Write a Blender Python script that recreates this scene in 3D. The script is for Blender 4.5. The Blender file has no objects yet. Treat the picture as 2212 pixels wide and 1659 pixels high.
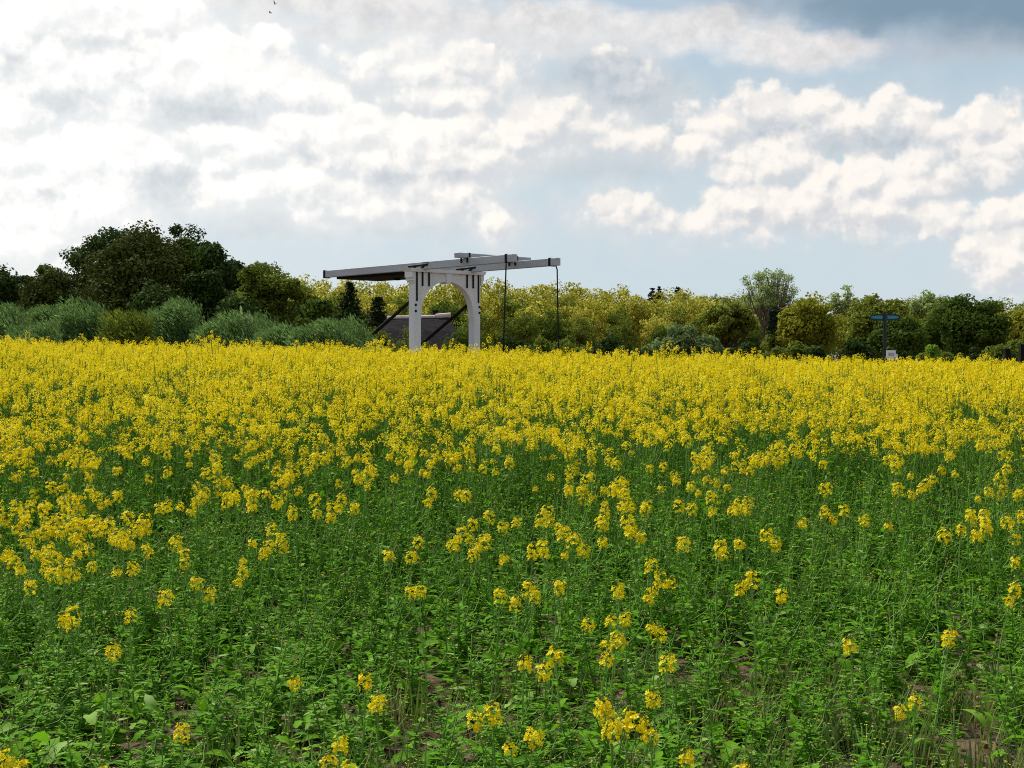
import bpy, bmesh, math, random
import numpy as np
from mathutils import Vector, Matrix

C = bpy.context.scene
COL = C.collection
R = math.radians
F = 1407.0                      # focal length in pixels of a 1024 px wide frame
PITCH = R(1.14)
EYE = 1.6

# ------------------------------------------------------------------ camera
cam = bpy.data.cameras.new("camera")
cam.sensor_width = 36.0
cam.lens = F / 1024 * 36.0
cam.clip_start = 0.1
cam.clip_end = 6000
camo = bpy.data.objects.new("camera", cam)
camo.location = (0, 0, EYE)
camo.rotation_euler = (math.pi / 2 - PITCH, 0, 0)
COL.objects.link(camo)
C.camera = camo

# ------------------------------------------------------------------ exposure
C.view_settings.view_transform = 'Standard'
C.view_settings.look = 'None'
C.view_settings.exposure = 0.12
C.view_settings.gamma = 1.0
C.cycles.use_denoising = False
C.cycles.pixel_filter_type = 'BLACKMAN_HARRIS'
C.cycles.filter_width = 1.05
C.cycles.max_bounces = 6
C.cycles.diffuse_bounces = 3
C.cycles.transmission_bounces = 4
C.cycles.glossy_bounces = 2

# ------------------------------------------------------------------ sun
SUN_EL, SUN_AZ = R(52), R(-42)   # azimuth measured from +Y (ahead), negative = to the left
sd = Vector((math.sin(SUN_AZ) * math.cos(SUN_EL), math.cos(SUN_AZ) * math.cos(SUN_EL), math.sin(SUN_EL)))
sun = bpy.data.lights.new("sun", 'SUN')
sun.energy = 4.8
sun.angle = R(3.0)
sun.color = (1.0, 0.95, 0.86)
suno = bpy.data.objects.new("sun", sun)
suno.rotation_euler = (-sd).to_track_quat('-Z', 'Y').to_euler()
suno.location = (0, 0, 60)
COL.objects.link(suno)

# ------------------------------------------------------------------ sky (world)
W = bpy.data.worlds.new("World")
C.world = W
W.use_nodes = True
W.cycles.sampling_method = 'MANUAL'
W.cycles.sample_map_resolution = 512
wt = W.node_tree
wt.nodes.clear()


class NT:
    """small helper to write node trees"""
    def __init__(s, tree):
        s.t = tree

    def n(s, typ, **kw):
        nd = s.t.nodes.new(typ)
        for k, v in kw.items():
            setattr(nd, k, v)
        return nd

    def put(s, sock, v):
        if v is None:
            return
        if isinstance(v, bpy.types.NodeSocket):
            s.t.links.new(v, sock)
        else:
            sock.default_value = v

    def m(s, op, a, b=None, c=None, clamp=False):
        nd = s.n('ShaderNodeMath', operation=op, use_clamp=clamp)
        s.put(nd.inputs[0], a); s.put(nd.inputs[1], b); s.put(nd.inputs[2], c)
        return nd.outputs[0]

    def vm(s, op, a, b=None, c=None, out=0):
        nd = s.n('ShaderNodeVectorMath', operation=op)
        s.put(nd.inputs[0], a); s.put(nd.inputs[1], b)
        if c is not None:
            s.put(nd.inputs[2], c)
        return nd.outputs[out]

    def noise(s, vec, scale, detail=5.0, rough=0.55, out='Fac', dist=0.0, flat=False):
        nd = s.n('ShaderNodeTexNoise', noise_dimensions='2D' if flat else '3D')
        s.put(nd.inputs['Vector'], vec)
        nd.inputs['Scale'].default_value = scale
        nd.inputs['Detail'].default_value = detail
        nd.inputs['Roughness'].default_value = rough
        nd.inputs['Distortion'].default_value = dist
        return nd.outputs[out]

    def step(s, v, a, b, lo=0.0, hi=1.0):
        nd = s.n('ShaderNodeMapRange', interpolation_type='SMOOTHSTEP')
        s.put(nd.inputs[0], v)
        nd.inputs[1].default_value = a; nd.inputs[2].default_value = b
        nd.inputs[3].default_value = lo; nd.inputs[4].default_value = hi
        return nd.outputs[0]

    def mix(s, f, a, b):
        nd = s.n('ShaderNodeMix', data_type='RGBA')
        s.put(nd.inputs[0], f)
        s.put(nd.inputs[6], a if isinstance(a, bpy.types.NodeSocket) else (*a, 1) if len(a) == 3 else a)
        s.put(nd.inputs[7], b if isinstance(b, bpy.types.NodeSocket) else (*b, 1) if len(b) == 3 else b)
        return nd.outputs[2]


def sky_deg(x, y):
    """a spot of the sky, given in the photo's 2212 px frame -> azimuth, elevation in degrees"""
    a = math.atan((x * 0.46293 - 512) / F)
    e = math.atan((356 - y * 0.46293) / F * math.cos(a))
    return math.degrees(a), math.degrees(e)


K7 = 0.5
def c7(l): return [(x * K7, y * K7, a * K7, b * K7) for x, y, a, b in l]
def c8(l): return [(1106 + x * K7, y * K7, a * K7, b * K7) for x, y, a, b in l]

WHITE = c7([(470, 70, 240, 110), (640, 120, 130, 90), (120, 110, 60, 60),
            (40, 190, 120, 80), (200, 260, 150, 80), (400, 310, 190, 100), (560, 420, 100, 70), (630, 290, 190, 110), (830, 290, 180, 110),
            (1000, 320, 150, 80), (1170, 370, 120, 80), (1270, 400, 110, 70),
            (40, 460, 110, 110), (200, 690, 230, 70), (400, 680, 200, 70), (555, 670, 80, 100), (60, 960, 260, 150), (330, 930, 170, 90),
            (1290, 570, 110, 80), (1550, 620, 270, 95), (1800, 660, 270, 110), (2030, 590, 120, 80), (2080, 690, 120, 70), (1880, 800, 120, 90),
            (2000, 830, 90, 70), (2060, 890, 50, 50), (2110, 955, 40, 30), (2150, 980, 25, 12),
            (980, 612, 80, 22), (1120, 650, 120, 50), (1280, 790, 130, 55), (1360, 840, 70, 50), (1500, 830, 100, 50), (1590, 870, 70, 35),
            (1480, 905, 40, 25), (1010, 825, 90, 35), (950, 726, 22, 10), (1150, 185, 45, 30),
            (1840, 295, 200, 50), (1990, 290, 150, 45), (1400, 420, 60, 40), (1900, 430, 130, 45)])
WHITE += c8([(110, 540, 140, 85), (60, 610, 90, 50), (300, 560, 90, 50),
             (820, 530, 90, 55), (930, 510, 130, 60), (1080, 480, 140, 60), (1170, 480, 110, 60), (1310, 480, 90, 55), (1370, 530, 110, 60), (1480, 520, 120, 55),
             (1610, 475, 90, 50), (1640, 520, 90, 40), (1760, 560, 70, 60), (800, 620, 60, 60), (620, 600, 80, 40), (480, 580, 70, 30),
             (1130, 640, 80, 55), (1150, 710, 170, 80), (1010, 750, 60, 40), (930, 770, 60, 40), (900, 870, 90, 65), (1040, 880, 190, 75), (960, 950, 130, 45),
             (1180, 930, 90, 50), (1330, 770, 100, 80), (1420, 830, 120, 80), (1540, 770, 100, 80), (1640, 840, 110, 80), (1580, 920, 230, 70), (1800, 910, 120, 60),
             (1880, 960, 100, 35), (1730, 720, 110, 60), (1800, 790, 100, 60), (1500, 980, 230, 35), (1300, 860, 150, 90),
             (2060, 560, 120, 75), (2120, 620, 150, 90), (2070, 700, 90, 70), (1920, 545, 60, 25), (2160, 950, 130, 70), (2180, 1080, 160, 120),
             (480, 905, 95, 38), (490, 880, 40, 35), (750, 975, 105, 32), (690, 955, 40, 25), (1810, 475, 20, 9), (575, 335, 25, 30), (420, 245, 30, 12)])
SOFT = c7([(1400, 140, 130, 35), (1650, 130, 220, 60), (1900, 120, 260, 80), (2150, 140, 260, 90), (1100, 20, 400, 60), (1750, 40, 300, 50)])
SOFT += c8([(150, 120, 280, 110), (430, 150, 260, 80), (720, 150, 270, 80), (900, 110, 120, 60), (1120, 200, 200, 80), (1330, 230, 180, 60)])
GREY = c7([(420, 180, 230, 70), (280, 150, 110, 110), (60, 300, 70, 90), (270, 430, 150, 90), (800, 500, 360, 90), (1060, 450, 140, 80), (1700, 380, 240, 100),
           (2050, 400, 160, 130), (760, 780, 160, 160), (1040, 740, 130, 90), (180, 845, 130, 45), (1200, 950, 300, 60), (1650, 800, 180, 90), (1350, 700, 80, 50),
           (1850, 560, 120, 50), (1800, 950, 360, 60), (560, 360, 70, 40)])
GREY += c8([(420, 310, 170, 80), (620, 355, 100, 40), (330, 260, 90, 30), (500, 270, 80, 40), (250, 450, 400, 100), (600, 430, 150, 80), (400, 650, 420, 110), (950, 580, 110, 60), (1180, 540, 90, 60),
            (1550, 620, 260, 70), (1000, 680, 90, 50), (1250, 940, 120, 50), (1950, 720, 120, 110)])
DARK = c8([(1800, 20, 620, 120), (2150, 60, 300, 130), (1350, 10, 300, 60)])
MAUVE = c8([(2050, 190, 480, 70), (1500, 190, 300, 60), (950, 60, 300, 50)])


def blob_field(name, blobs, k, warp):
    g = bpy.data.node_groups.new(name, 'ShaderNodeTree')
    g.interface.new_socket('P', in_out='INPUT', socket_type='NodeSocketVector')
    g.interface.new_socket('D', in_out='OUTPUT', socket_type='NodeSocketFloat')
    t = NT(g)
    gi = t.n('NodeGroupInput'); go = t.n('NodeGroupOutput')
    p = gi.outputs[0]
    nz = t.noise(p, 0.55, 3.0, 0.55, 'Color', flat=True)
    p = t.vm('MULTIPLY_ADD', t.vm('SUBTRACT', nz, (0.5, 0.5, 0.5)), (warp, warp * 0.7, 0), p)
    acc = None
    for x, y, rx, ry in blobs:
        a, e = sky_deg(x, y)
        sx, sy = rx * 0.01885, ry * 0.01885
        q = t.vm('MULTIPLY_ADD', p, (1 / sx, 1 / sy, 0), (-a / sx, -e / sy, 0))
        ln = t.vm('LENGTH', q, out=1)
        amp = min(sx, sy)
        v = t.m('MULTIPLY_ADD', ln, -amp, amp)
        acc = v if acc is None else t.m('SMOOTH_MAX', acc, v, k)
    g.links.new(acc, go.inputs[0])
    return g


t = NT(wt)
tc = t.n('ShaderNodeTexCoord')
sep = t.n('ShaderNodeSeparateXYZ')
wt.links.new(tc.outputs['Generated'], sep.inputs[0])
az = t.m('MULTIPLY', t.m('ARCTAN2', sep.outputs[0], sep.outputs[1]), 57.29578)
el = t.m('MULTIPLY', t.m('ARCSINE', sep.outputs[2]), 57.29578)
cmb = t.n('ShaderNodeCombineXYZ')
wt.links.new(az, cmb.inputs[0]); wt.links.new(el, cmb.inputs[1])
P = cmb.outputs[0]


def use(group, p):
    nd = t.n('ShaderNodeGroup'); nd.node_tree = group
    wt.links.new(p, nd.inputs[0])
    return nd.outputs[0]


WHITE = [(x, y, a * (1.34 if x < 1000 else 1.24), b * (1.34 if x < 1000 else 1.24)) for x, y, a, b in WHITE]
gW = blob_field('white_clouds', WHITE, 0.08, 0.7)
gS = blob_field('soft_clouds', SOFT, 0.3, 1.0)
gG = blob_field('grey_clouds', GREY, 0.25, 0.9)
GTOP = c8([(420, 315, 190, 90), (620, 350, 130, 45), (500, 420, 250, 50), (1050, 560, 60, 40), (1180, 545, 90, 50), (1560, 620, 170, 55)])
GTOP += c7([(400, 195, 230, 50), (190, 845, 120, 40), (570, 360, 60, 30), (270, 440, 150, 60), (730, 800, 150, 90), (900, 480, 260, 60), (1690, 760, 130, 50), (1350, 690, 60, 30), (1950, 760, 60, 30), (60, 300, 50, 60)])
gT = blob_field('front_grey_clouds', GTOP, 0.2, 0.9)
gD = blob_field('dark_clouds', DARK, 0.5, 1.2)
gM = blob_field('mauve_clouds', MAUVE, 0.5, 1.2)

def fbm(p, sc, det, rough):
    return t.m('SUBTRACT', t.noise(p, sc, det, rough, flat=True), 0.5)

left = t.step(az, 6.0, -17.0)


def billow(p):
    """rounded cauliflower bumps"""
    nd = t.n('ShaderNodeTexVoronoi', voronoi_dimensions='2D', feature='SMOOTH_F1', normalize=False)
    wt.links.new(p, nd.inputs['Vector'])
    nd.inputs['Scale'].default_value = 0.62
    nd.inputs['Detail'].default_value = 2.0
    nd.inputs['Roughness'].default_value = 0.42
    nd.inputs['Lacunarity'].default_value = 2.3
    nd.inputs['Smoothness'].default_value = 0.35
    return nd.outputs['Distance']

def cloud_density(p):
    q = t.vm('MULTIPLY_ADD', t.vm('SUBTRACT', t.noise(p, 1.6, 3.0, 0.6, 'Color', flat=True), (0.5, 0.5, 0.5)), (0.55, 0.45, 0), p)
    bl = billow(q)
    f1 = fbm(p, 0.75, 7.0, 0.55)
    v = t.m('MULTIPLY_ADD', bl, t.m('MULTIPLY_ADD', left, 0.25, -0.64), t.m('ADD', t.m('MINIMUM', use(gW, p), 0.75), 0.58))
    return t.m('MULTIPLY_ADD', f1, 1.0, v), bl

PW = P
d0, b0 = cloud_density(PW)
d1, b1 = cloud_density(t.vm('ADD', PW, (-0.20, 0.36, 0.0)))
lit = t.step(t.m('SUBTRACT', d0, d1), -0.60, 0.36)
soften = t.m('MAXIMUM', t.step(fbm(P, 0.35, 3.0, 0.5), -0.16, 0.10), t.m('MULTIPLY', t.step(az, 3.0, 7.0), 0.9))
crisp = t.m('MULTIPLY', lit, t.m('MULTIPLY_ADD', soften, 0.8, 0.2))
wm = t.m('ADD', t.m('MULTIPLY', t.step(d0, -0.22, 0.16), crisp), t.m('MULTIPLY', t.step(d0, -0.60, 0.75), t.m('SUBTRACT', 1.0, crisp)))

sky = t.n('ShaderNodeTexSky', sky_type='NISHITA', sun_disc=False)
sky.sun_elevation = SUN_EL
sky.sun_rotation = SUN_AZ
sky.air_density = 1.0
sky.dust_density = 1.5
SKY_STRENGTH = 0.1
nish = t.vm('SCALE', sky.outputs[0])
nish.node.inputs['Scale'].default_value = SKY_STRENGTH

# thin high veil over the blue: paler towards the horizon and towards the sun side (left)
veil = t.m('ADD', t.step(el, 2.0, 12.0, 0.45, 0.0), t.step(az, -18, 12, 0.35, 0.0))
veil = t.m('ADD', veil, 0.60)
veil = t.m('MULTIPLY_ADD', fbm(P, 0.35, 4.0, 0.5), 0.35, veil, clamp=True)
vcol = t.mix(t.step(el, 0.0, 9.0), (0.63, 0.715, 0.755), (0.54, 0.68, 0.77))
col = t.mix(veil, nish, vcol)
# overall side glow
left = t.step(az, 6.0, -17.0)
col = t.mix(t.m('MULTIPLY', left, 0.45), col, (0.86, 0.90, 0.91))
bluegap = t.m('MULTIPLY', t.step(az, 2.0, 9.0), t.m('MULTIPLY', t.step(el, 8.0, 9.6), t.step(el, 12.2, 10.6)))
col = t.mix(t.m('MULTIPLY', bluegap, 0.6), col, (0.48, 0.61, 0.70))
# dark blue cloud sheet, upper right, and its mauve lower fringe
md = t.step(t.m('MULTIPLY_ADD', fbm(P, 0.5, 4.0, 0.5), 0.8, use(gD, P)), -0.6, 0.9)
mm = t.step(t.m('MULTIPLY_ADD', fbm(P, 0.6, 5.0, 0.55), 0.8, use(gM, P)), -0.4, 0.6)
col = t.mix(t.m('MULTIPLY', mm, 0.8), col, (0.52, 0.56, 0.62))
col = t.mix(t.m('MULTIPLY', md, 0.95), col, (0.215, 0.315, 0.41))
# grey cloud bodies
mg = t.step(t.m('MULTIPLY_ADD', fbm(P, 1.0, 7.0, 0.6), 0.9, use(gG, P)), -0.45, 0.25)
gcol = t.mix(left, (0.56, 0.625, 0.67), (0.64, 0.70, 0.735))
col = t.mix(t.m('MULTIPLY', mg, 0.85), col, gcol)
# soft streaky cloud
ms = t.step(t.m('MULTIPLY_ADD', fbm(t.vm('MULTIPLY', P, (0.5, 1.2, 1)), 1.0, 6.0, 0.55), 0.9, use(gS, P)), -0.45, 0.35)
scol = t.mix(t.step(t.noise(P, 0.8, 6.0, 0.6), 0.3, 0.7), (0.70, 0.69, 0.69), (0.95, 0.91, 0.88))
col = t.mix(t.m('MULTIPLY', ms, 0.9), col, scol)
# bright cumulus
wlo = t.mix(left, (0.65, 0.675, 0.71), (0.84, 0.865, 0.875))
whi = t.mix(left, (1.0, 0.95, 0.89), (1.15, 1.12, 1.07))
rel = t.step(t.m('SUBTRACT', b1, b0), -0.16, 0.16)
wcol = t.mix(t.m('MULTIPLY_ADD', rel, 0.28, t.m('MULTIPLY', lit, 0.72)), wlo, whi)
halo = t.m('MULTIPLY', t.step(d0, -1.5, 0.25), t.m('SUBTRACT', 1.0, t.m('MULTIPLY', t.step(az, 3.0, 9.0), 0.6)))
col = t.mix(t.m('MULTIPLY', halo, 0.85), col, t.mix(left, (0.70, 0.735, 0.76), (0.88, 0.90, 0.90)))
col = t.mix(wm, col, wcol)
mt = t.step(t.m('MULTIPLY_ADD', fbm(P, 1.3, 7.0, 0.6), 1.3, use(gT, P)), -0.30, 0.55)
col = t.mix(t.m('MULTIPLY', mt, 0.72), col, t.mix(t.step(fbm(P, 1.2, 5.0, 0.6), -0.2, 0.2), t.mix(left, (0.45, 0.515, 0.585), (0.58, 0.64, 0.68)), t.mix(left, (0.66, 0.69, 0.72), (0.71, 0.755, 0.78))))
# elsewhere in the sky (outside the view): broken cloud with blue gaps
oth = t.m('MAXIMUM', t.step(t.m('ABSOLUTE', az), 24, 34), t.step(el, 16.5, 24))
cd = t.noise(tc.outputs['Generated'], 2.2, 5.0, 0.55)
ocol = t.mix(t.step(cd, 0.42, 0.6), nish, t.mix(t.step(cd, 0.5, 0.75), (0.80, 0.80, 0.78), (0.48, 0.50, 0.53)))
col = t.mix(oth, col, ocol)
# below the horizon
col = t.mix(t.step(el, -0.5, -3.0), col, (0.10, 0.10, 0.07))

bg = t.n('ShaderNodeBackground')
wt.links.new(col, bg.inputs[0])
bg.inputs[1].default_value = 0.92
wo = t.n('ShaderNodeOutputWorld')
wt.links.new(bg.outputs[0], wo.inputs[0])

# ------------------------------------------------------------------ helpers
def tag(o, label=None, cat=None, group=None, kind=None):
    if label: o['label'] = label
    if cat: o['category'] = cat
    if group: o['group'] = group
    if kind: o['kind'] = kind
    return o


def proj(x, y, z):
    """world point -> pixel of the 1024 px frame"""
    c, s = math.cos(PITCH), math.sin(PITCH)
    z = z - EYE
    dep = y * c - z * s
    return 512 + F * x / dep, 384 - F * (y * s + z * c) / dep


def at(px, Y):
    return (px - 512) / F * Y


def zat(py, Y):
    return EYE + (356 - py) / F * Y


def sstep(a, b, v):
    q = np.clip((np.asarray(v, float) - a) / (b - a), 0, 1)
    return q * q * (3 - 2 * q)


def ground_z(x, y):
    x = np.asarray(x, float); y = np.asarray(y, float)
    g = 0.50 * sstep(6.0, 17.0, y)
    fade = 1 - sstep(20, 45, y)
    g = g + sstep(8, 16, y) * fade * np.clip(-x, -7, 7) * 0.022
    g = g + 0.025 * np.sin(x * 2.3 + 1) * np.sin(y * 1.9) * (1 - sstep(10, 20, y))
    return g


def mesh_np(name, V, Q, mi=None, col=None, mats=(), parent=None, smooth=False, link=True):
    V = np.asarray(V, np.float32).reshape(-1, 3)
    Q = np.asarray(Q, np.int32).reshape(-1, 4)
    me = bpy.data.meshes.new(name)
    me.vertices.add(len(V)); me.vertices.foreach_set('co', V.ravel())
    me.loops.add(Q.size); me.loops.foreach_set('vertex_index', Q.ravel())
    me.polygons.add(len(Q))
    me.polygons.foreach_set('loop_start', np.arange(0, Q.size, 4, dtype=np.int32))
    me.polygons.foreach_set('loop_total', np.full(len(Q), 4, np.int32))
    for m_ in mats:
        me.materials.append(m_)
    if mi is not None:
        me.polygons.foreach_set('material_index', np.asarray(mi, np.int32))
    if smooth:
        me.polygons.foreach_set('use_smooth', np.ones(len(Q), bool))
    if col is not None:
        a = me.attributes.new('tone', 'FLOAT', 'POINT')
        a.data.foreach_set('value', np.asarray(col, np.float32))
    me.update(calc_edges=True)
    o = bpy.data.objects.new(name, me)
    if link:
        COL.objects.link(o)
    if parent: o.parent = parent
    return o


class Bag:
    """collects quads of one mesh"""
    def __init__(s):
        s.V, s.Q, s.M, s.T, s.n = [], [], [], [], 0

    def add(s, V, Q, mi=0, tone=0.5):
        V = np.asarray(V, float).reshape(-1, 3); Q = np.asarray(Q, int).reshape(-1, 4)
        if len(V) == 0: return
        s.V.append(V); s.Q.append(Q + s.n)
        s.M.append(np.full(len(Q), mi) if np.isscalar(mi) else np.asarray(mi))
        s.T.append(np.full(len(V), tone) if np.isscalar(tone) else np.asarray(tone))
        s.n += len(V)

    def arrays(s):
        if not s.V:
            return np.zeros((0, 3)), np.zeros((0, 4), int), np.zeros(0, int), np.zeros(0)
        return np.concatenate(s.V), np.concatenate(s.Q), np.concatenate(s.M), np.concatenate(s.T)

    def build(s, name, mats, parent=None, smooth=False, link=True):
        V, Q, M, T = s.arrays()
        return mesh_np(name, V, Q, M, T, mats, parent, smooth, link)


def tube(path, rad, sides=4):
    path = np.asarray(path, float); n = len(path)
    rad = np.broadcast_to(np.asarray(rad, float), (n,))
    d = np.gradient(path, axis=0)
    d /= np.linalg.norm(d, axis=1, keepdims=True) + 1e-9
    ref = np.where(np.abs(d[:, 2:3]) > 0.9, np.array([[1., 0, 0]]), np.array([[0., 0, 1]]))
    a = np.cross(d, ref); a /= np.linalg.norm(a, axis=1, keepdims=True) + 1e-9
    b = np.cross(d, a)
    th = np.arange(sides) / sides * 2 * np.pi
    ring = path[:, None, :] + rad[:, None, None] * (a[:, None, :] * np.cos(th)[None, :, None] + b[:, None, :] * np.sin(th)[None, :, None])
    V = ring.reshape(-1, 3)
    Q = []
    for i in range(n - 1):
        for j in range(sides):
            k = (j + 1) % sides
            Q.append((i * sides + j, i * sides + k, (i + 1) * sides + k, (i + 1) * sides + j))
    return V, np.array(Q)


def boxq(lo, hi):
    x0, y0, z0 = lo; x1, y1, z1 = hi
    V = [(x0, y0, z0), (x1, y0, z0), (x1, y1, z0), (x0, y1, z0), (x0, y0, z1), (x1, y0, z1), (x1, y1, z1), (x0, y1, z1)]
    Q = [(0, 3, 2, 1), (4, 5, 6, 7), (0, 1, 5, 4), (1, 2, 6, 5), (2, 3, 7, 6), (3, 0, 4, 7)]
    return np.array(V), np.array(Q)


def empty(name, loc, rz=0.0):
    o = bpy.data.objects.new(name, None)
    o.empty_display_size = 0.3
    o.location = loc; o.rotation_euler = (0, 0, rz)
    COL.objects.link(o)
    return o


def copy_tree(o, parent=None):
    c = o.copy(); COL.objects.link(c)
    if parent: c.parent = parent
    for ch in list(o.children):
        copy_tree(ch, c)
    return c


# ------------------------------------------------------------------ materials
def new_mat(name):
    m_ = bpy.data.materials.new(name); m_.use_nodes = True
    m_.node_tree.nodes.clear()
    return m_, NT(m_.node_tree)


def leaf_mat(name, c1, c2, c3=None, transl=0.35, rough=0.5, spec=0.4):
    """leaves: tone attribute picks the leaf's own colour between c1 and c2 (c3 for the odd one)"""
    m_, t = new_mat(name)
    at_ = t.n('ShaderNodeAttribute', attribute_name='tone')
    cr = t.n('ShaderNodeValToRGB')
    el_ = cr.color_ramp.elements
    el_[0].position = 0.0; el_[0].color = (*c1, 1)
    el_[1].position = 0.85 if c3 else 1.0; el_[1].color = (*c2, 1)
    if c3:
        e = el_.new(1.0); e.color = (*c3, 1)
    m_.node_tree.links.new(at_.outputs['Fac'], cr.inputs[0])
    b = t.n('ShaderNodeBsdfPrincipled')
    b.inputs['Roughness'].default_value = rough
    b.inputs['Specular IOR Level'].default_value = spec
    m_.node_tree.links.new(cr.outputs[0], b.inputs['Base Color'])
    tr = t.n('ShaderNodeBsdfTranslucent')
    m_.node_tree.links.new(cr.outputs[0], tr.inputs[0])
    mx = t.n('ShaderNodeMixShader'); mx.inputs[0].default_value = transl
    m_.node_tree.links.new(b.outputs[0], mx.inputs[1]); m_.node_tree.links.new(tr.outputs[0], mx.inputs[2])
    out = t.n('ShaderNodeOutputMaterial')
    m_.node_tree.links.new(mx.outputs[0], out.inputs[0])
    return m_


def surf_mat(name, c1, c2, scale=6.0, rough=0.7, spec=0.3, bump=0.0, stretch=(1, 1, 1), c3=None, thr=(0.62, 0.7), metal=0.0, detail=6.0):
    m_, t = new_mat(name)
    L = m_.node_tree.links
    co = t.n('ShaderNodeTexCoord').outputs['Object']
    v = t.vm('MULTIPLY', co, stretch)
    nz = t.noise(v, scale, detail, 0.6)
    c = t.mix(t.step(nz, 0.3, 0.7), c1, c2)
    if c3:
        n2 = t.noise(v, scale * 2.7, 6.0, 0.65)
        c = t.mix(t.step(n2, *thr), c, c3)
    b = t.n('ShaderNodeBsdfPrincipled')
    b.inputs['Roughness'].default_value = rough
    b.inputs['Specular IOR Level'].default_value = spec
    b.inputs['Metallic'].default_value = metal
    L.new(c, b.inputs['Base Color'])
    if bump:
        bp = t.n('ShaderNodeBump'); bp.inputs['Strength'].default_value = bump; bp.inputs['Distance'].default_value = 0.05
        L.new(nz, bp.inputs['Height']); L.new(bp.outputs[0], b.inputs['Normal'])
    out = t.n('ShaderNodeOutputMaterial'); L.new(b.outputs[0], out.inputs[0])
    return m_


M_PETAL = leaf_mat('rape_petal', (0.76, 0.60, 0.002), (0.90, 0.75, 0.005), (0.92, 0.84, 0.05), transl=0.35, rough=0.6, spec=0.2)
M_BUD = leaf_mat('rape_bud', (0.14, 0.27, 0.04), (0.34, 0.40, 0.07), transl=0.2, spec=.1)
M_STEM = leaf_mat('rape_stem', (0.10, 0.24, 0.030), (0.22, 0.38, 0.09), transl=0.05, rough=0.6, spec=.15)
M_LEAF = leaf_mat('rape_leaf', (0.066, 0.215, 0.003), (0.170, 0.400, 0.014), (0.34, 0.52, 0.15), transl=0.42, rough=0.65, spec=0.08)
M_DRY = leaf_mat('dry_leaf', (0.16, 0.085, 0.03), (0.30, 0.19, 0.08), transl=0.15, rough=0.7)
M_GRASS = leaf_mat('grass_blade', (0.07, 0.15, 0.02), (0.20, 0.26, 0.05), (0.36, 0.33, 0.14), transl=0.3, rough=0.5)
RAPE = [M_PETAL, M_BUD, M_STEM, M_LEAF, M_DRY]
PET, BUD, STM, LEF, DRY = range(5)

# ------------------------------------------------------------------ ground
def soil_mat():
    m_, t = new_mat('soil')
    L = m_.node_tree.links
    co = t.n('ShaderNodeTexCoord').outputs['Object']
    n1 = t.noise(co, 1.3, 5, 0.6); n2 = t.noise(co, 14, 8, 0.7); n3 = t.noise(co, 55, 4, 0.6)
    c = t.mix(t.step(n1, 0.35, 0.65), (0.105, 0.066, 0.042), (0.185, 0.130, 0.088))
    c = t.mix(t.m('MULTIPLY', t.step(n2, 0.45, 0.72), 0.7), c, (0.23, 0.175, 0.13))
    c = t.mix(t.m('MULTIPLY', t.step(n3, 0.58, 0.75), 0.5), c, (0.05, 0.034, 0.022))
    b = t.n('ShaderNodeBsdfPrincipled'); b.inputs['Roughness'].default_value = 0.95; b.inputs['Specular IOR Level'].default_value = 0.1
    L.new(c, b.inputs['Base Color'])
    h = t.m('MULTIPLY_ADD', n2, 0.7, t.m('MULTIPLY', n3, 0.3))
    bp = t.n('ShaderNodeBump'); bp.inputs['Strength'].default_value = 1.0; bp.inputs['Distance'].default_value = 0.06
    L.new(h, bp.inputs['Height']); L.new(bp.outputs[0], b.inputs['Normal'])
    out = t.n('ShaderNodeOutputMaterial'); L.new(b.outputs[0], out.inputs[0])
    return m_


def build_ground():
    xs = np.concatenate([[-3000, -900, -300, -100, -50, -25], np.linspace(-15, 15, 121), [25, 50, 100, 300, 900, 3000]])
    ys = np.concatenate([[-3000, -600, -100, -20, -5], np.linspace(0, 22, 111), [26, 32, 40, 50, 70, 100, 200, 500, 1500, 4000]])
    X, Y = np.meshgrid(xs, ys)
    Z = ground_z(X, Y)
    rg = np.random.default_rng(3)
    near = (np.abs(X) < 15) & (Y > 0) & (Y < 14)
    Z = Z + near * rg.normal(0, 0.012, Z.shape)
    V = np.stack([X, Y, Z], -1).reshape(-1, 3)
    ny, nx = X.shape
    i = np.arange(ny - 1)[:, None] * nx + np.arange(nx - 1)[None, :]
    Q = np.stack([i, i + 1, i + 1 + nx, i + nx], -1).reshape(-1, 4)
    o = mesh_np('ground', V, Q, None, None, [soil_mat()], smooth=True)
    tag(o, 'bare brown soil of the field', None, None, 'structure')
    return o


build_ground()

# ------------------------------------------------------------------ rape plants: pieces
def rot_from(z, spin):
    """frames (N,3,3) whose third column is z"""
    z = z / (np.linalg.norm(z, axis=1, keepdims=True) + 1e-9)
    ref = np.where(np.abs(z[:, 2:3]) > 0.95, np.array([[1., 0, 0]]), np.array([[0., 0, 1]]))
    a = np.cross(ref, z); a /= np.linalg.norm(a, axis=1, keepdims=True)
    b = np.cross(z, a)
    c, s = np.cos(spin)[:, None], np.sin(spin)[:, None]
    return np.stack([a * c + b * s, -a * s + b * c, z], -1)


def stamp(Vt, Qt, Rm, Tm, Sm):
    """many copies of a template"""
    V = np.einsum('nij,vj->nvi', Rm, Vt) * np.asarray(Sm).reshape(-1, 1, 1) + Tm[:, None, :]
    Q = Qt[None] + (np.arange(len(Tm)) * len(Vt))[:, None, None]
    return V.reshape(-1, 3), Q.reshape(-1, 4)


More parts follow.
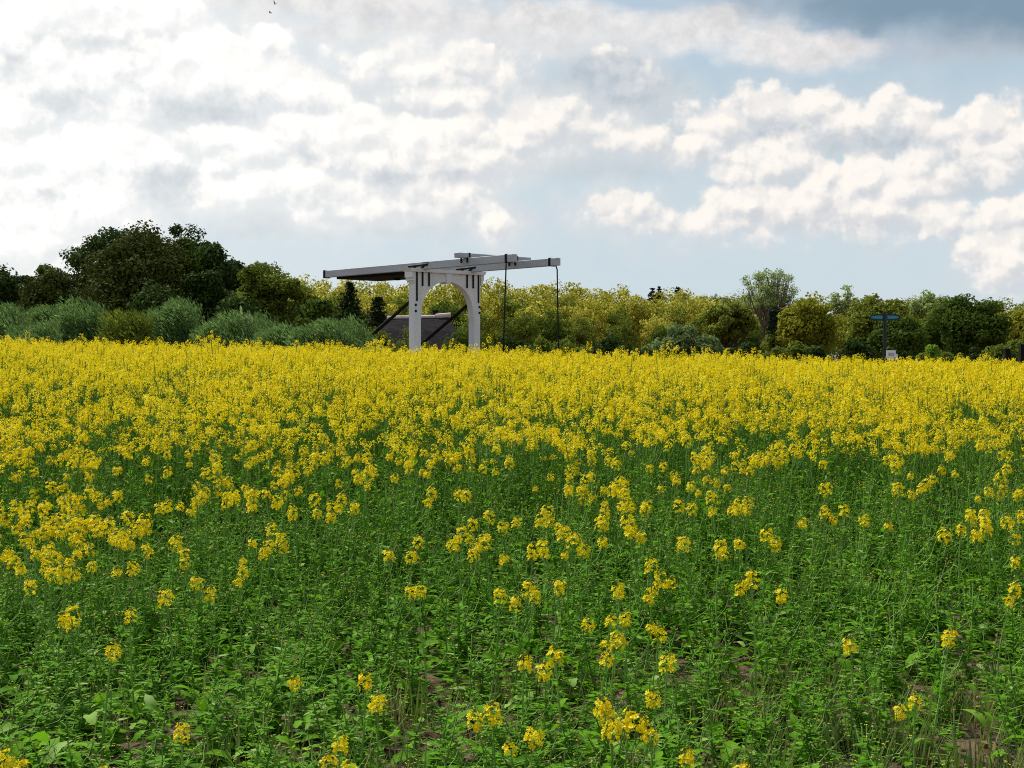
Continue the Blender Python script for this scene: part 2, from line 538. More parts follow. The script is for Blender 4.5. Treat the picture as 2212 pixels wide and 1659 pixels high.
def flower_tpl(n=4):
    V, Q = [], []
    for k in range(n):
        a = k * 2 * math.pi / n + 0.2
        ca, sa = math.cos(a), math.sin(a)
        def pt(r, w, z): return (ca * r - sa * w, sa * r + ca * w, z)
        b = len(V)
        V += [pt(0.06, 0, 0.0), pt(0.62, 0.42 if n > 2 else 0.6, 0.30), pt(1.0, 0, 0.34), pt(0.62, -0.42 if n > 2 else -0.6, 0.30)]
        Q.append((b, b + 1, b + 2, b + 3))
    return np.array(V), np.array(Q)


FL4 = flower_tpl(4); FL2 = flower_tpl(2)
OCT = (np.array([(0, 0, -1), (1, 0, 0), (0, 1, 0), (-1, 0, 0), (0, -1, 0), (0, 0, 1)], float),
       np.array([(0, 2, 1, 1), (0, 3, 2, 2), (0, 4, 3, 3), (0, 1, 4, 4)]))
# bud as a small 4-sided spindle made of quads
BUDT = (np.array([(-.3, -.3, 0), (.3, -.3, 0), (.3, .3, 0), (-.3, .3, 0), (-.45, -.45, .5), (.45, -.45, .5), (.45, .45, .5), (-.45, .45, .5), (-.15, -.15, 1), (.15, -.15, 1), (.15, .15, 1), (-.15, .15, 1)], float),
        np.array([(0, 1, 5, 4), (1, 2, 6, 5), (2, 3, 7, 6), (3, 0, 4, 7), (4, 5, 9, 8), (5, 6, 10, 9), (6, 7, 11, 10), (7, 4, 8, 11), (8, 9, 10, 11)]))


def leaf_tpl(seg=3, wid=0.16, droop=0.5, fold=0.25, lobed=False):
    """unit-length leaf along +x, arching down"""
    V, Q = [], []
    for i in range(seg + 1):
        u = i / seg
        w = wid * (math.sin(math.pi * min(1, u * 0.85 + 0.12)) ** 0.8)
        if lobed: w *= (1.1 if i % 2 else 0.86)
        if i == seg: w = 0.01
        x = u * (1 - 0.15 * droop * u); z = 0.25 * u - droop * u * u
        V += [(x, w, z + fold * w), (x, 0, z), (x, -w, z + fold * w)]
    for i in range(seg):
        a = i * 3
        Q += [(a, a + 1, a + 4, a + 3), (a + 1, a + 2, a + 5, a + 4)]
    return np.array(V), np.array(Q)


def leaves(bag, pos, ang, size, tpl, rg, mi=LEF, pitch=0.3, tone=None):
    """leaves at pos, heading ang, with random pitch/roll"""
    n = len(pos)
    if n == 0: return
    p = rg.normal(pitch, 0.35, n); r = rg.normal(0, 0.4, n)
    ca, sa = np.cos(ang), np.sin(ang); cp, sp = np.cos(p), np.sin(p); cr, sr = np.cos(r), np.sin(r)
    x = np.stack([ca * cp, sa * cp, sp], -1)
    y0 = np.stack([-sa, ca, np.zeros(n)], -1)
    z0 = np.cross(x, y0)
    y = y0 * cr[:, None] + z0 * sr[:, None]
    z = np.cross(x, y)
    Rm = np.stack([x, y, z], -1)
    V, Q = stamp(tpl[0], tpl[1], Rm, pos, size)
    tn = rg.random(n) if tone is None else tone
    bag.add(V, Q, mi, np.repeat(tn, len(tpl[0])))


LEAVES = [leaf_tpl(3, 0.12, 0.4), leaf_tpl(3, 0.17, 0.7), leaf_tpl(3, 0.085, 0.2), leaf_tpl(7, 0.22, 0.6, 0.35, True)]


def raceme(bag, base, axis, rg, nf=22, width=0.04, length=0.07, fsize=0.0115, tpl=FL4, buds=8, pods=True):
    """a flower head: open flowers in a loose dome on short pedicels round the top of the stalk, green-yellow buds on top"""
    axis = axis / np.linalg.norm(axis)
    fr = rot_from(axis[None], np.array([rg.random() * 6.28]))[0]
    u = rg.random(nf) ** 0.9
    ang = np.arange(nf) * 2.399 + rg.normal(0, 0.3, nf)
    rad = width * (0.55 + 0.45 * np.sin(np.pi * (0.15 + 0.75 * u))) * rg.uniform(0.7, 1.1, nf)
    loc = np.stack([np.cos(ang) * rad, np.sin(ang) * rad, length * (u - 0.15)], -1)
    out = np.stack([np.cos(ang), np.sin(ang), 0.25 + 0.9 * u + rg.normal(0, 0.25, nf)], -1)
    pos = base + loc @ fr.T
    nrm = out @ fr.T + rg.normal(0, 0.25, (nf, 3))
    Rm = rot_from(nrm, rg.random(nf) * 6.28)
    V, Q = stamp(tpl[0], tpl[1], Rm, pos, fsize * rg.uniform(0.8, 1.2, nf))
    bag.add(V, Q, PET, np.repeat(rg.random(nf), len(tpl[0])))
    if buds:
        nb = buds
        a = rg.random(nb) * 6.28; r = width * 0.3 * np.sqrt(rg.random(nb))
        pos = base + np.stack([np.cos(a) * r, np.sin(a) * r, length * (0.82 + 0.25 * rg.random(nb))], -1) @ fr.T
        Rm = rot_from(np.tile(axis, (nb, 1)) + rg.normal(0, 0.35, (nb, 3)), a)
        V, Q = stamp(BUDT[0], BUDT[1], Rm, pos, rg.uniform(0.006, 0.010, nb))
        bag.add(V, Q, BUD, np.repeat(rg.random(nb), len(BUDT[0])))
    if pods:
        n = 7
        for k in range(n):
            a = rg.random() * 6.28; z0 = -length * (0.2 + 1.0 * rg.random())
            p0 = np.array([0, 0, z0]); p1 = np.array([math.cos(a) * width * .55, math.sin(a) * width * .55, z0 + 0.025])
            V, Q = tube((np.stack([p0, p1]) @ fr.T) + base, [0.0014, 0.0009], 3)
            bag.add(V, Q, STM, 0.7)


def curve_pts(p0, p1, bend, n=5):
    u = np.linspace(0, 1, n)[:, None]
    return p0 + (p1 - p0) * u + np.asarray(bend)[None] * (u * (1 - u) * 4)


def plant_pieces(rg, H, nbr, detail=True, nf=22, nleaf=14, flowers=True):
    """stem bag, leaf bag, list of head bags. Base at origin, height about H."""
    st, lf, heads = Bag(), Bag(), []
    lean = rg.normal(0, 0.06, 2) * H
    top = np.array([lean[0], lean[1], H - 0.05])
    main = curve_pts(np.zeros(3), top, (rg.normal(0, .02), rg.normal(0, .02), 0), 6 if detail else 3)
    st.add(*tube(main, np.linspace(0.006, 0.0028, len(main)) * (0.7 + 0.4 * H), 5 if detail else 3), STM, rg.random())
    tips = [(main[-1], main[-1] - main[-2])]
    for k in range(nbr):
        u = 0.45 + 0.4 * (k + rg.random() * 0.6) / max(1, nbr)
        p0 = np.array([np.interp(u, np.linspace(0, 1, len(main)), main[:, i]) for i in range(3)])
        a = k * 2.4 + rg.random() * 1.2
        L = (1 - u) * H * rg.uniform(0.75, 1.02)
        p1 = p0 + np.array([math.cos(a) * L * 0.42, math.sin(a) * L * 0.42, L * 0.88])
        br = curve_pts(p0, p1, (math.cos(a) * L * .10, math.sin(a) * L * .10, -L * .02), 5 if detail else 3)
        st.add(*tube(br, np.linspace(0.003, 0.0016, len(br)), 4 if detail else 3), STM, rg.random())
        tips.append((br[-1], br[-1] - br[-2]))
    for i, (p, d) in enumerate(tips):
        if not flowers:
            b = Bag()
            raceme(b, p, d / np.linalg.norm(d) + np.array([0, 0, .5]), rg, int(rg.random() < .35), 0.013, 0.028, 0.008, FL2, 5, False)
            heads.append(b)
            continue
        b = Bag()
        k = rg.uniform(0.75, 1.15) * (1.0 if i == 0 else 0.78)
        ax = d / np.linalg.norm(d) + np.array([0, 0, 0.6])
        raceme(b, p - np.array([0, 0, 0.015]), ax, rg, max(6, int(nf * k)), 0.031 * k, 0.070 * k, 0.0105 if detail else 0.0105, FL4 if detail else FL2, 8 if detail else 0, detail)
        heads.append(b)
    # leaves up the stem, long at the foot, clasping and short above
    u = np.sort(rg.random(nleaf)) ** 1.2 * 0.85
    pos = np.stack([np.interp(u, np.linspace(0, 1, len(main)), main[:, i]) for i in range(3)], -1)
    ang = np.arange(nleaf) * 2.4 + rg.normal(0, .4, nleaf)
    size = (0.115 - 0.075 * u) * rg.uniform(0.45, 1.2, nleaf) * (0.6 + 0.5 * min(H, 1))
    for j, tp in enumerate(LEAVES):
        sel = (np.arange(nleaf) % 4 == j)
        leaves(lf, pos[sel], ang[sel], size[sel], tp, rg, LEF, 0.45)
    return st, lf, heads


# where each plant stands and how it is dressed
FLOWER_ROWS = [880, 900, 950, 1000, 1050, 1100, 1150, 1200, 1250, 1350, 1450]
FLOWER_COLS = [0, 300, 600, 900, 1200, 1500, 1800, 2100, 2300]
FLOWER_MAP = np.array([
    [1, 1, 1, .95, 1, 1, 1, 1, 1],
    [1, 1, 1, .92, 1, 1, 1, 1, 1],
    [1, 1, .95, .62, .95, .80, .66, .95, 1],
    [.95, .90, .72, .34, .70, .40, .25, .88, .9],
    [.88, .85, .62, .24, .62, .40, .24, .78, .8],
    [.80, .76, .55, .18, .40, .32, .16, .58, .6],
    [.66, .62, .46, .18, .30, .28, .12, .30, .4],
    [.50, .45, .28, .16, .16, .16, .07, .12, .12],
    [.16, .16, .12, .10, .10, .05, .04, .05, .05],
    [.012, .015, .008, .008, .012, .015, .006, .006, .006],
    [0, 0, 0, 0, 0, 0, 0, 0, 0]], float)


def map_lookup(M, rows, cols, px, py):
    r = np.interp(py, rows, np.arange(len(rows))); c = np.interp(px, cols, np.arange(len(cols)))
    r0 = np.clip(np.floor(r).astype(int), 0, len(rows) - 2); c0 = np.clip(np.floor(c).astype(int), 0, len(cols) - 2)
    fr, fc = r - r0, c - c0
    return M[r0, c0] * (1 - fr) * (1 - fc) + M[r0 + 1, c0] * fr * (1 - fc) + M[r0, c0 + 1] * (1 - fr) * fc + M[r0 + 1, c0 + 1] * fr * fc


def plant_height(x, y):
    """height of the crop above the soil: low at the field's edge, full height at the crest"""
    return 0.36 + 0.30 * sstep(5.0, 8.5, y) + 0.42 * sstep(7.5, 12.5, y)


COVER_ROWS = [900, 1250, 1400, 1500, 1600, 1700, 1900]
COVER_COLS = [0, 300, 600, 900, 1200, 1500, 1800, 2100, 2300]
COVER_MAP = np.array([
    [1, 1, 1, 1, 1, 1, 1, 1, 1],
    [1, 1, 1, 1, 1, .98, 1, 1, 1],
    [1, 1, 1, .9, .85, .6, .8, .85, .85],
    [1, 1, .95, .50, .75, .7, .6, .55, .55],
    [.92, .75, .8, .5, .75, .75, .6, .28, .25],
    [.85, .7, .8, .7, .8, .8, .5, .2, .2],
    [.85, .8, .8, .8, .8, .8, .5, .35, .35]], float)

# ------------------------------------------------------------------ single flowering plants along the near edge
SOLO = [  # head x, y (2212 px frame), plant height, heads, label
    (215, 1375, .50, 1, 'lone low rapeseed plant with one yellow head among green leaves'),
    (293, 1305, .55, 1, 'slim rapeseed plant with one small upright yellow head left of a leaning green stalk'),
    (350, 1272, .58, 1, 'rapeseed plant with a loose pale yellow head just above the leaning green stalk at left'),
    (263, 1210, .62, 2, 'rapeseed plant with a compact round yellow head below the thick left bloom'),
    (125, 1225, .62, 2, 'rapeseed plant with a broad yellow head, lower of the pair near the left edge'),
    (118, 1165, .66, 2, 'rapeseed plant with a broad yellow head, upper of the pair near the left edge'),
    (62, 1205, .62, 2, 'rapeseed plant with ragged yellow head closest to the left edge under the dense bloom'),
    (768, 1443, .46, 1, 'lone rapeseed plant with round yellow head standing over the dark bare patch left of centre'),
    (812, 1500, .42, 2, 'short rapeseed plant with small yellow head in front of the bare patch left of centre'),
    (370, 1560, .42, 1, 'short rapeseed plant with one yellow head low at the left, on dark green leaves'),
    (700, 1605, .42, 2, 'rapeseed plant at the bottom edge with a drooping cluster of yellow flowers left of centre'),
    (745, 1580, .44, 1, 'rapeseed plant at the bottom edge with one yellow head, right of a drooping cluster'),
    (195, 1640, .42, 2, 'rapeseed plant cut by the bottom edge with green buds above yellow flowers at left'),
    (10, 1620, .42, 2, 'rapeseed plant in the bottom left corner with big yellow flowers'),
    (615, 1450, .40, 1, 'small rapeseed plant with one yellow head amid dark leaves left of centre'),
    (1082, 1515, .44, 2, 'rapeseed plant with wide yellow head alone near the bottom centre'),
    (1140, 1403, .48, 1, 'rapeseed plant with narrow yellow head just left of a fuller one at centre'),
    (1225, 1390, .52, 2, 'rapeseed plant with full tall yellow head right of a narrow one at centre'),
    (1300, 1320, .56, 2, 'rapeseed plant with plump round yellow head above the pale soil right of centre'),
    (1375, 1318, .55, 2, 'rapeseed plant with a curled yellow head beside the plump round one right of centre'),
    (1345, 1360, .50, 2, 'rapeseed plant with loose scattered yellow flowers under the plump round head'),
    (1362, 1248, .62, 2, 'rapeseed plant with a yellow head trailing flowers down its right side'),
    (1440, 1340, .50, 1, 'small rapeseed plant with little yellow head at the left end of the pale soil'),
    (1305, 1400, .46, 1, 'small rapeseed plant with one half open yellow head between two bigger heads'),
    (1457, 1405, .50, 1, 'rapeseed plant with tall narrow yellow head in front of the pale soil'),
    (1270, 1490, .50, 3, 'rapeseed plant with the largest long yellow head near the bottom, right of centre'),
    (1402, 1472, .46, 1, 'rapeseed plant with rounded yellow head to the right of the largest long head'),
    (1318, 1545, .44, 2, 'rapeseed plant with full yellow head directly below the largest long head'),
    (1350, 1518, .44, 1, 'rapeseed plant with small open yellow head right behind a fuller one near the bottom'),
    (1400, 1560, .42, 1, 'rapeseed plant with broad flat yellow head above dark soil near the bottom'),
    (1485, 1612, .40, 1, 'rapeseed plant with small yellow head at the bottom edge right of centre'),
    (1597, 1640, .42, 1, 'rapeseed plant with bright yellow head cut by the bottom edge, farthest right there'),
    (1165, 1560, .42, 2, 'short rapeseed plant with small yellow flowers under green buds near the bottom centre'),
    (2015, 1353, .50, 1, 'lone rapeseed plant with small yellow head over green leaves at the right'),
    (1838, 1368, .48, 1, 'thin rapeseed plant with one pale yellow tip at the right'),
    (1990, 1495, .40, 2, 'rapeseed plant with tiny yellow flowers standing over brown dry leaves at right'),
    (1635, 1230, .66, 3, 'rapeseed plant with a wide double yellow head alone on green, right of centre'),
    (2165, 1255, .60, 2, 'rapeseed plant with yellow head touching the right edge above green leaves'),
    (1055, 1265, .60, 2, 'rapeseed plant with low wide yellow head, left of a pair at centre'),
    (1105, 1250, .62, 2, 'rapeseed plant with loose ladder of yellow flowers, right of a pair at centre'),
    (1188, 1245, .62, 1, 'rapeseed plant with small round yellow head just right of a loose ladder of flowers'),
    (920, 1258, .60, 2, 'rapeseed plant with hanging yellow flowers left of the centre pair'),
    (1140, 1172, .66, 2, 'rapeseed plant with dense round yellow head high in the green at centre'),
    (1080, 1150, .68, 2, 'rapeseed plant with square yellow head left of a dense round one at centre'),
    (1240, 1155, .68, 3, 'rapeseed plant with two joined yellow heads right of a dense round one'),
    (1565, 1160, .70, 2, 'rapeseed plant with tall yellow head at the left end of a bright row at right'),
    (1640, 1140, .72, 3, 'rapeseed plant with spread yellow heads in a bright row at right'),
    (865, 1182, .66, 2, 'rapeseed plant with large slanting yellow head left of centre'),
]


def solve_d(px, py, h):
    lo, hi = 3.5, 16.0
    for _ in range(40):
        d = (lo + hi) / 2
        x = (px - 512) / F * d
        if proj(x, d, float(ground_z(x, d)) + h)[1] > py: lo = d
        else: hi = d
    return (px - 512) / F * d, d


rgP = np.random.default_rng(11)
PROTO = {}


def proto(cls, nh, k):
    key = (cls, nh, k)
    if key not in PROTO:
        rg = np.random.default_rng(hash((cls, nh, k)) % 100000 + 5)
        H = {0: .45, 1: .62, 2: .85, 3: 1.05}[cls]
        st, lf, hd = plant_pieces(rg, H, nh - 1, True, 34, 12 + cls * 2)
        root = st.build('rapeseed_plant', RAPE, None, True, False)
        f = lf.build('foliage', RAPE, root, False, False)
        for h in hd:
            h.build('flower_head', RAPE, root, False, False)
        PROTO[key] = (root, H)
    return PROTO[key]


def place_plant(x, y, h, nh, label, group, k=None):
    cls = 0 if h < .54 else 1 if h < .74 else 2 if h < .95 else 3
    root, H = proto(cls, nh, int(rgP.integers(3)) if k is None else k)
    o = copy_tree(root)
    s = h / H
    o.location = (x, y, float(ground_z(x, y)) - 0.01)
    o.scale = (s, s, s)
    o.rotation_euler = (rgP.normal(0, .05), rgP.normal(0, .05), rgP.random() * 6.28)
    tag(o, label, 'plant', group)
    return o


GROUP_P = 'flowering rapeseed plants at the near edge of the field'
for x, y, h, nh, lab in SOLO:
    wx, wd = solve_d(x * .46293, y * .46293 - 2, h)
    place_plant(wx, wd, h, nh, lab, GROUP_P)

# candidates all over the field
rg = np.random.default_rng(21)
def candidates(dens, y0, y1, margin=1.12):
    area_n = int(dens * (y1 - y0) * (y1 * 0.73 * margin))
    y = rg.uniform(y0, y1, area_n); x = rg.uniform(-0.5, 0.5, area_n) * y1 * 0.73 * margin
    keep = np.abs(x) < y * 0.364 * margin + 0.4
    return x[keep], y[keep]


cx, cy = candidates(38, 5.2, 22.0)
ch = plant_height(cx, cy) * rg.normal(1.0, 0.07, len(cx))
tall = rg.random(len(cx)) < 0.02
ch[tall] += rg.uniform(.04, .13, int(tall.sum()))
hz = ground_z(cx, cy) + ch
pp = np.array([proj(a, b, c) for a, b, c in zip(cx, cy, hz)])
prob = map_lookup(FLOWER_MAP, FLOWER_ROWS, FLOWER_COLS, pp[:, 0] / .46293, pp[:, 1] / .46293)
prob = np.where(pp[:, 1] / .46293 > 965, prob ** 1.4, prob)
patch = 0.5 + 0.5 * np.sin(cx * 5.1 + np.sin(cy * 3.3) * 1.7) * np.sin(cy * 4.9 + np.cos(cx * 2.9) * 1.5)
prob = np.where(prob > .93, prob, prob * np.where(patch > .52, 1.7, .30))
flo = rg.random(len(cx)) < prob
order = np.argsort(cy)
idx_f = [i for i in order if flo[i]]
# the nearest ones are single objects, the rest one mass
N_SINGLE = 300 - len(SOLO) - 4
in_view = [i for i in idx_f if -10 < pp[i, 0] < 1034]
singles = set(in_view[:N_SINGLE])
for i in in_view[:N_SINGLE]:
    nh = int(rg.choice([1, 2, 3], p=[.40, .42, .18]))
    place_plant(cx[i], cy[i], ch[i], nh, 'yellow flowering rapeseed plant in the loose blossom where the thick bloom thins out into green', GROUP_P)
print('singles', len(singles), 'last at', cy[in_view[N_SINGLE - 1]] if len(in_view) > N_SINGLE else None, 'flowering', len(idx_f))


def field_templates():
    out = []
    for k in range(10):
        r_ = np.random.default_rng(100 + k)
        st, lf, hd = plant_pieces(r_, 1.0, int(r_.integers(3, 6)), False, 25, 12)
        b = Bag()
        for q in [st, lf] + hd:
            V, Q, M, T = q.arrays(); b.add(V, Q, M, T)
        out.append(b.arrays())
    grn = []
    for k in range(6):
        r_ = np.random.default_rng(200 + k)
        st, lf, hd = plant_pieces(r_, 1.0, int(r_.integers(4, 7)), False, 20, 48, False)
        b = Bag()
        for q in [st, lf] + hd:
            V, Q, M, T = q.arrays(); b.add(V, Q, M, T)
        grn.append(b.arrays())
    return out, grn


FT, GT = field_templates()


def scatter(bag, tpls, x, y, h, rg, wide=1.0):
    k = rg.integers(0, len(tpls), len(x))
    for j, (V, Q, M, T) in enumerate(tpls):
        s = np.where(k == j)[0]
        if not len(s): continue
        a = rg.random(len(s)) * 6.283
        ca, sa = np.cos(a), np.sin(a)
        lx, ly = rg.normal(0, .07, len(s)), rg.normal(0, .07, len(s))
        Z = V[None, :, 2] * h[s][:, None]
        X = (V[None, :, 0] * ca[:, None] - V[None, :, 1] * sa[:, None]) * wide + lx[:, None] * Z + x[s][:, None]
        Y = (V[None, :, 0] * sa[:, None] + V[None, :, 1] * ca[:, None]) * wide + ly[:, None] * Z + y[s][:, None]
        Z = Z + ground_z(x[s], y[s])[:, None]
        VV = np.stack([X, Y, Z], -1).reshape(-1, 3)
        QQ = (Q[None] + (np.arange(len(s)) * len(V))[:, None, None]).reshape(-1, 4)
        tone = np.clip(T[None] * 0.8 + rg.uniform(-.1, .3, len(s))[:, None], 0, 1).reshape(-1)
        bag.add(VV, QQ, np.tile(M, len(s)), tone)


rest = np.array([i for i in idx_f if i not in singles])
b = Bag()
scatter(b, FT, cx[rest], cy[rest], ch[rest], rg)
o = b.build('rapeseed_field', RAPE)
tag(o, 'dense mass of yellow flowering rapeseed up to the crest of the field', 'crop field', None, 'stuff')

# green leafy crop below and between
gx, gy = candidates(54, 4.4, 15.0)
gh = (plant_height(gx, gy) - .04) * np.where(rg.random(len(gx)) < .25, rg.uniform(.85, 1.12, len(gx)), rg.uniform(0.5, 0.85, len(gx)))
gp = np.array([proj(a, b_, float(ground_z(a, b_))) for a, b_ in zip(gx, gy)])
pc = map_lookup(COVER_MAP, COVER_ROWS, COVER_COLS, gp[:, 0] / .46293, gp[:, 1] / .46293)
pn = 0.5 + 0.5 * np.sin(gx * 4.3 + np.sin(gy * 3.1) * 2) * np.sin(gy * 4.7 + 1 + np.cos(gx * 2.7) * 2)
keep = rg.random(len(gx)) < np.where(pc > .93, 1, pc * (0.45 + 0.9 * pn))
b = Bag()
scatter(b, GT, gx[keep], gy[keep], gh[keep], rg, 0.9)
# loose broad leaves close to the soil
n = 1500
ly = rg.uniform(4.4, 9.0, n); lx = rg.uniform(-.42, .42, n) * ly
lp = np.array([proj(a, b_, float(ground_z(a, b_))) for a, b_ in zip(lx, ly)])
lc = map_lookup(COVER_MAP, COVER_ROWS, COVER_COLS, lp[:, 0] / .46293, lp[:, 1] / .46293)
kp = rg.random(n) < lc * 0.9
pos = np.stack([lx, ly, ground_z(lx, ly) + rg.uniform(.02, .16, n)], -1)[kp]
leaves(b, pos, rg.random(len(pos)) * 6.28, rg.uniform(.06, .135, len(pos)), LEAVES[3], rg, LEF, .35)
leaves(b, pos[::2] + [0.03, 0.02, 0.01], rg.random(len(pos[::2])) * 6.28, rg.uniform(.05, .12, len(pos[::2])), LEAVES[1], rg, LEF, .5)
# withered leaves on the bare soil at the right
n = 260
ly = rg.uniform(4.9, 6.6, n); lx = rg.uniform(.02, .4, n) * ly
pos = np.stack([lx, ly, ground_z(lx, ly) + rg.uniform(.005, .05, n)], -1)
leaves(b, pos, rg.random(n) * 6.28, rg.uniform(.04, .10, n), LEAVES[1], rg, DRY, .1)
o = b.build('leafy_undergrowth', RAPE)
tag(o, 'green leafy rapeseed plants not yet in bloom covering the near strip of soil', 'undergrowth', None, 'stuff')

# grass and seedlings at the field edge
n = 4200
ly = rg.uniform(4.5, 6.6, n) ; lx = rg.uniform(-.4, .42, n) * ly
cl = rg.random(n) < np.clip(0.12 + 0.55 * (lx / ly + .05) + 0.4 * np.sin(lx * 5 + 1) * np.sin(ly * 6), .03, .9)
lx, ly = lx[cl], ly[cl]
b = Bag()
bt = np.array([(-.02, 0, 0), (.02, 0, 0), (-.016, .10, .5), (.016, .10, .5), (0.0, .32, .95), (0.004, .32, .95)])
bq = np.array([(0, 1, 3, 2), (2, 3, 5, 4)])
for rep in range(4):
    m_ = len(lx)
    a = rg.random(m_) * 6.28
    Rz = np.stack([np.stack([np.cos(a), -np.sin(a), 0 * a], -1), np.stack([np.sin(a), np.cos(a), 0 * a], -1), np.stack([0 * a, 0 * a, 1 + 0 * a], -1)], 1)
    T_ = np.stack([lx + rg.normal(0, .02, m_), ly + rg.normal(0, .02, m_), ground_z(lx, ly) - .005], -1)
    V, Q = stamp(bt, bq, Rz, T_, rg.uniform(.08, .26, m_))
    b.add(V, Q, 0, np.repeat(rg.random(m_) ** 1.3, len(bt)))
o = b.build('grass', [M_GRASS])
tag(o, 'thin pale grass sprouting from the soil at the field edge', 'grass', None, 'stuff')

# crumbs of soil
n = 5200
ly = rg.uniform(4.7, 8.2, n); lx = rg.uniform(-.42, .42, n) * ly
cv = np.array([(-1, -1, -.6), (1, -.8, -.6), (.9, 1, -.6), (-.8, .9, -.6), (-.6, -.7, .6), (.7, -.5, .5), (.5, .7, .7), (-.7, .5, .4)], float)
cq = np.array([(0, 3, 2, 1), (4, 5, 6, 7), (0, 1, 5, 4), (1, 2, 6, 5), (2, 3, 7, 6), (3, 0, 4, 7)])
V, Q = stamp(cv, cq, rot_from(rg.normal(0, .5, (n, 3)) + [0, 0, 1], rg.random(n) * 6.28), np.stack([lx, ly, ground_z(lx, ly) + .004], -1), 0.004 + 0.022 * rg.random(n) ** 3)
V = V + rg.normal(0, .0018, V.shape)
o = mesh_np('soil_crumbs', V, Q, None, None, [bpy.data.materials['soil']])
tag(o, 'loose crumbs and clods of brown soil between the plants', 'soil', None, 'stuff')

# ------------------------------------------------------------------ drawbridge
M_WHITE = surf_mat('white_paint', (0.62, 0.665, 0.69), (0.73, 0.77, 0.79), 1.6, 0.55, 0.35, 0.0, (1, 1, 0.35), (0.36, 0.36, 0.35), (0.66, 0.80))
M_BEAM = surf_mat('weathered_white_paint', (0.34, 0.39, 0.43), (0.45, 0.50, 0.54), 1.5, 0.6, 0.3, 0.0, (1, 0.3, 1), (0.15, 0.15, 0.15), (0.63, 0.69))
M_IRON = surf_mat('black_iron', (0.004, 0.004, 0.005), (0.010, 0.010, 0.011), 9, 0.6, 0.15)
M_TAR = surf_mat('tarred_wood', (0.006, 0.006, 0.006), (0.016, 0.014, 0.012), 5, 0.8, 0.1)
M_DECK = surf_mat('deck_boards', (0.12, 0.10, 0.08), (0.20, 0.17, 0.14), 4, 0.9, 0.2, 0.2, (4, 0.4, 1))


def bm_obj(name, build, m_, parent, bevel=0.0, smooth=False):
    bm = bmesh.new()
    build(bm)
    if bevel:
        bmesh.ops.bevel(bm, geom=list(bm.edges), offset=bevel, segments=1, affect='EDGES')
    bmesh.ops.recalc_face_normals(bm, faces=bm.faces)
    me = bpy.data.meshes.new(name); bm.to_mesh(me); bm.free()
    me.materials.append(m_)
    o = bpy.data.objects.new(name, me); COL.objects.link(o)
    if parent: o.parent = parent
    return o


def bbox(bm, lo, hi, M=None):
    c = [(a + b) / 2 for a, b in zip(lo, hi)]; s = [b - a for a, b in zip(lo, hi)]
    mt = Matrix.Translation(c) @ Matrix.Diagonal((*s, 1))
    if M is not None: mt = M @ mt
    bmesh.ops.create_cube(bm, size=1.0, matrix=mt)


def prism(bm, pts, y0, y1):
    """polygon in x,z pushed out along y"""
    a = [bm.verts.new((x, y0, z)) for x, z in pts]; b = [bm.verts.new((x, y1, z)) for x, z in pts]
    bm.faces.new(a); bm.faces.new(b[::-1])
    n = len(pts)
    for i in range(n):
        j = (i + 1) % n
        bm.faces.new((a[i], b[i], b[j], a[j]))


def bar(bm, p, q, r, sides=8):
    p, q = Vector(p), Vector(q); d = q - p
    mt = Matrix.Translation((p + q) / 2) @ d.to_track_quat('Z', 'Y').to_matrix().to_4x4()
    bmesh.ops.create_cone(bm, cap_ends=True, segments=sides, radius1=r, radius2=r, depth=d.length, matrix=mt)


# local axes: x = along the portal (towards the far, right post), y = back along the balance beams (away from the camera, to the left), z up
BY = 57.0
Bc = (at(445.3, BY), BY)
ROT = R(45)     # local x -> (cos45, sin45), local y -> (-sin45, cos45)
gb = float(ground_z(*Bc))
br = empty('drawbridge', (Bc[0], Bc[1], gb), ROT)
tag(br, 'white wooden drawbridge with arched portal and two balance beams beyond the yellow field', 'drawbridge')
z0 = -gb        # heights below are measured from the camera's ground
PW_, PD = 0.35, 0.35
XO = 1.80
for s in (-1, 1):
    bm_obj('post', lambda bm: bbox(bm, (s * XO - (PW_ if s > 0 else 0), -PD / 2, 0), (s * XO + (PW_ if s < 0 else 0), PD / 2, 4.93 + z0)), M_WHITE, br, 0.015)
XI = XO - PW_
arch = []
NA = 28
for i in range(NA + 1):
    a = math.pi - math.pi * i / NA
    arch.append((math.cos(a) * (XI - 0.03), 3.25 + z0 + (4.60 - 3.25) * math.sin(a) ** 0.92))
pts = [(-XI - .002, 3.05 + z0), *[(-XI + 0.03, 3.05 + z0)], *arch, (XI - 0.03, 3.05 + z0), (XI + .002, 3.05 + z0), (XI + .002, 4.925 + z0), (-XI - .002, 4.925 + z0)]
def arch_bm(bm):
    # quads between the arch and the top, thick
    top = 4.925 + z0
    D = PD / 2 - 0.012
    ring = [(-XI + 0.0, 3.02 + z0)] + arch + [(XI - 0.0, 3.02 + z0)]
    f, bk, ft, bt_ = [], [], [], []
    for x, z in ring:
        f.append(bm.verts.new((x, -D, z))); bk.append(bm.verts.new((x, D, z)))
        ft.append(bm.verts.new((x, -D, top))); bt_.append(bm.verts.new((x, D, top)))
    for i in range(len(ring) - 1):
        bm.faces.new((f[i], f[i + 1], ft[i + 1], ft[i])); bm.faces.new((bk[i], bt_[i], bt_[i + 1], bk[i + 1]))
        bm.faces.new((f[i], bk[i], bk[i + 1], f[i + 1])); bm.faces.new((ft[i], ft[i + 1], bt_[i + 1], bt_[i]))
bm_obj('arch_panel', arch_bm, M_WHITE, br)
bm_obj('keystone', lambda bm: prism(bm, [(-.11, 4.52 + z0), (.11, 4.52 + z0), (.15, 4.927 + z0), (-.15, 4.927 + z0)], -PD / 2 - .05, PD / 2 + .05), M_WHITE, br)
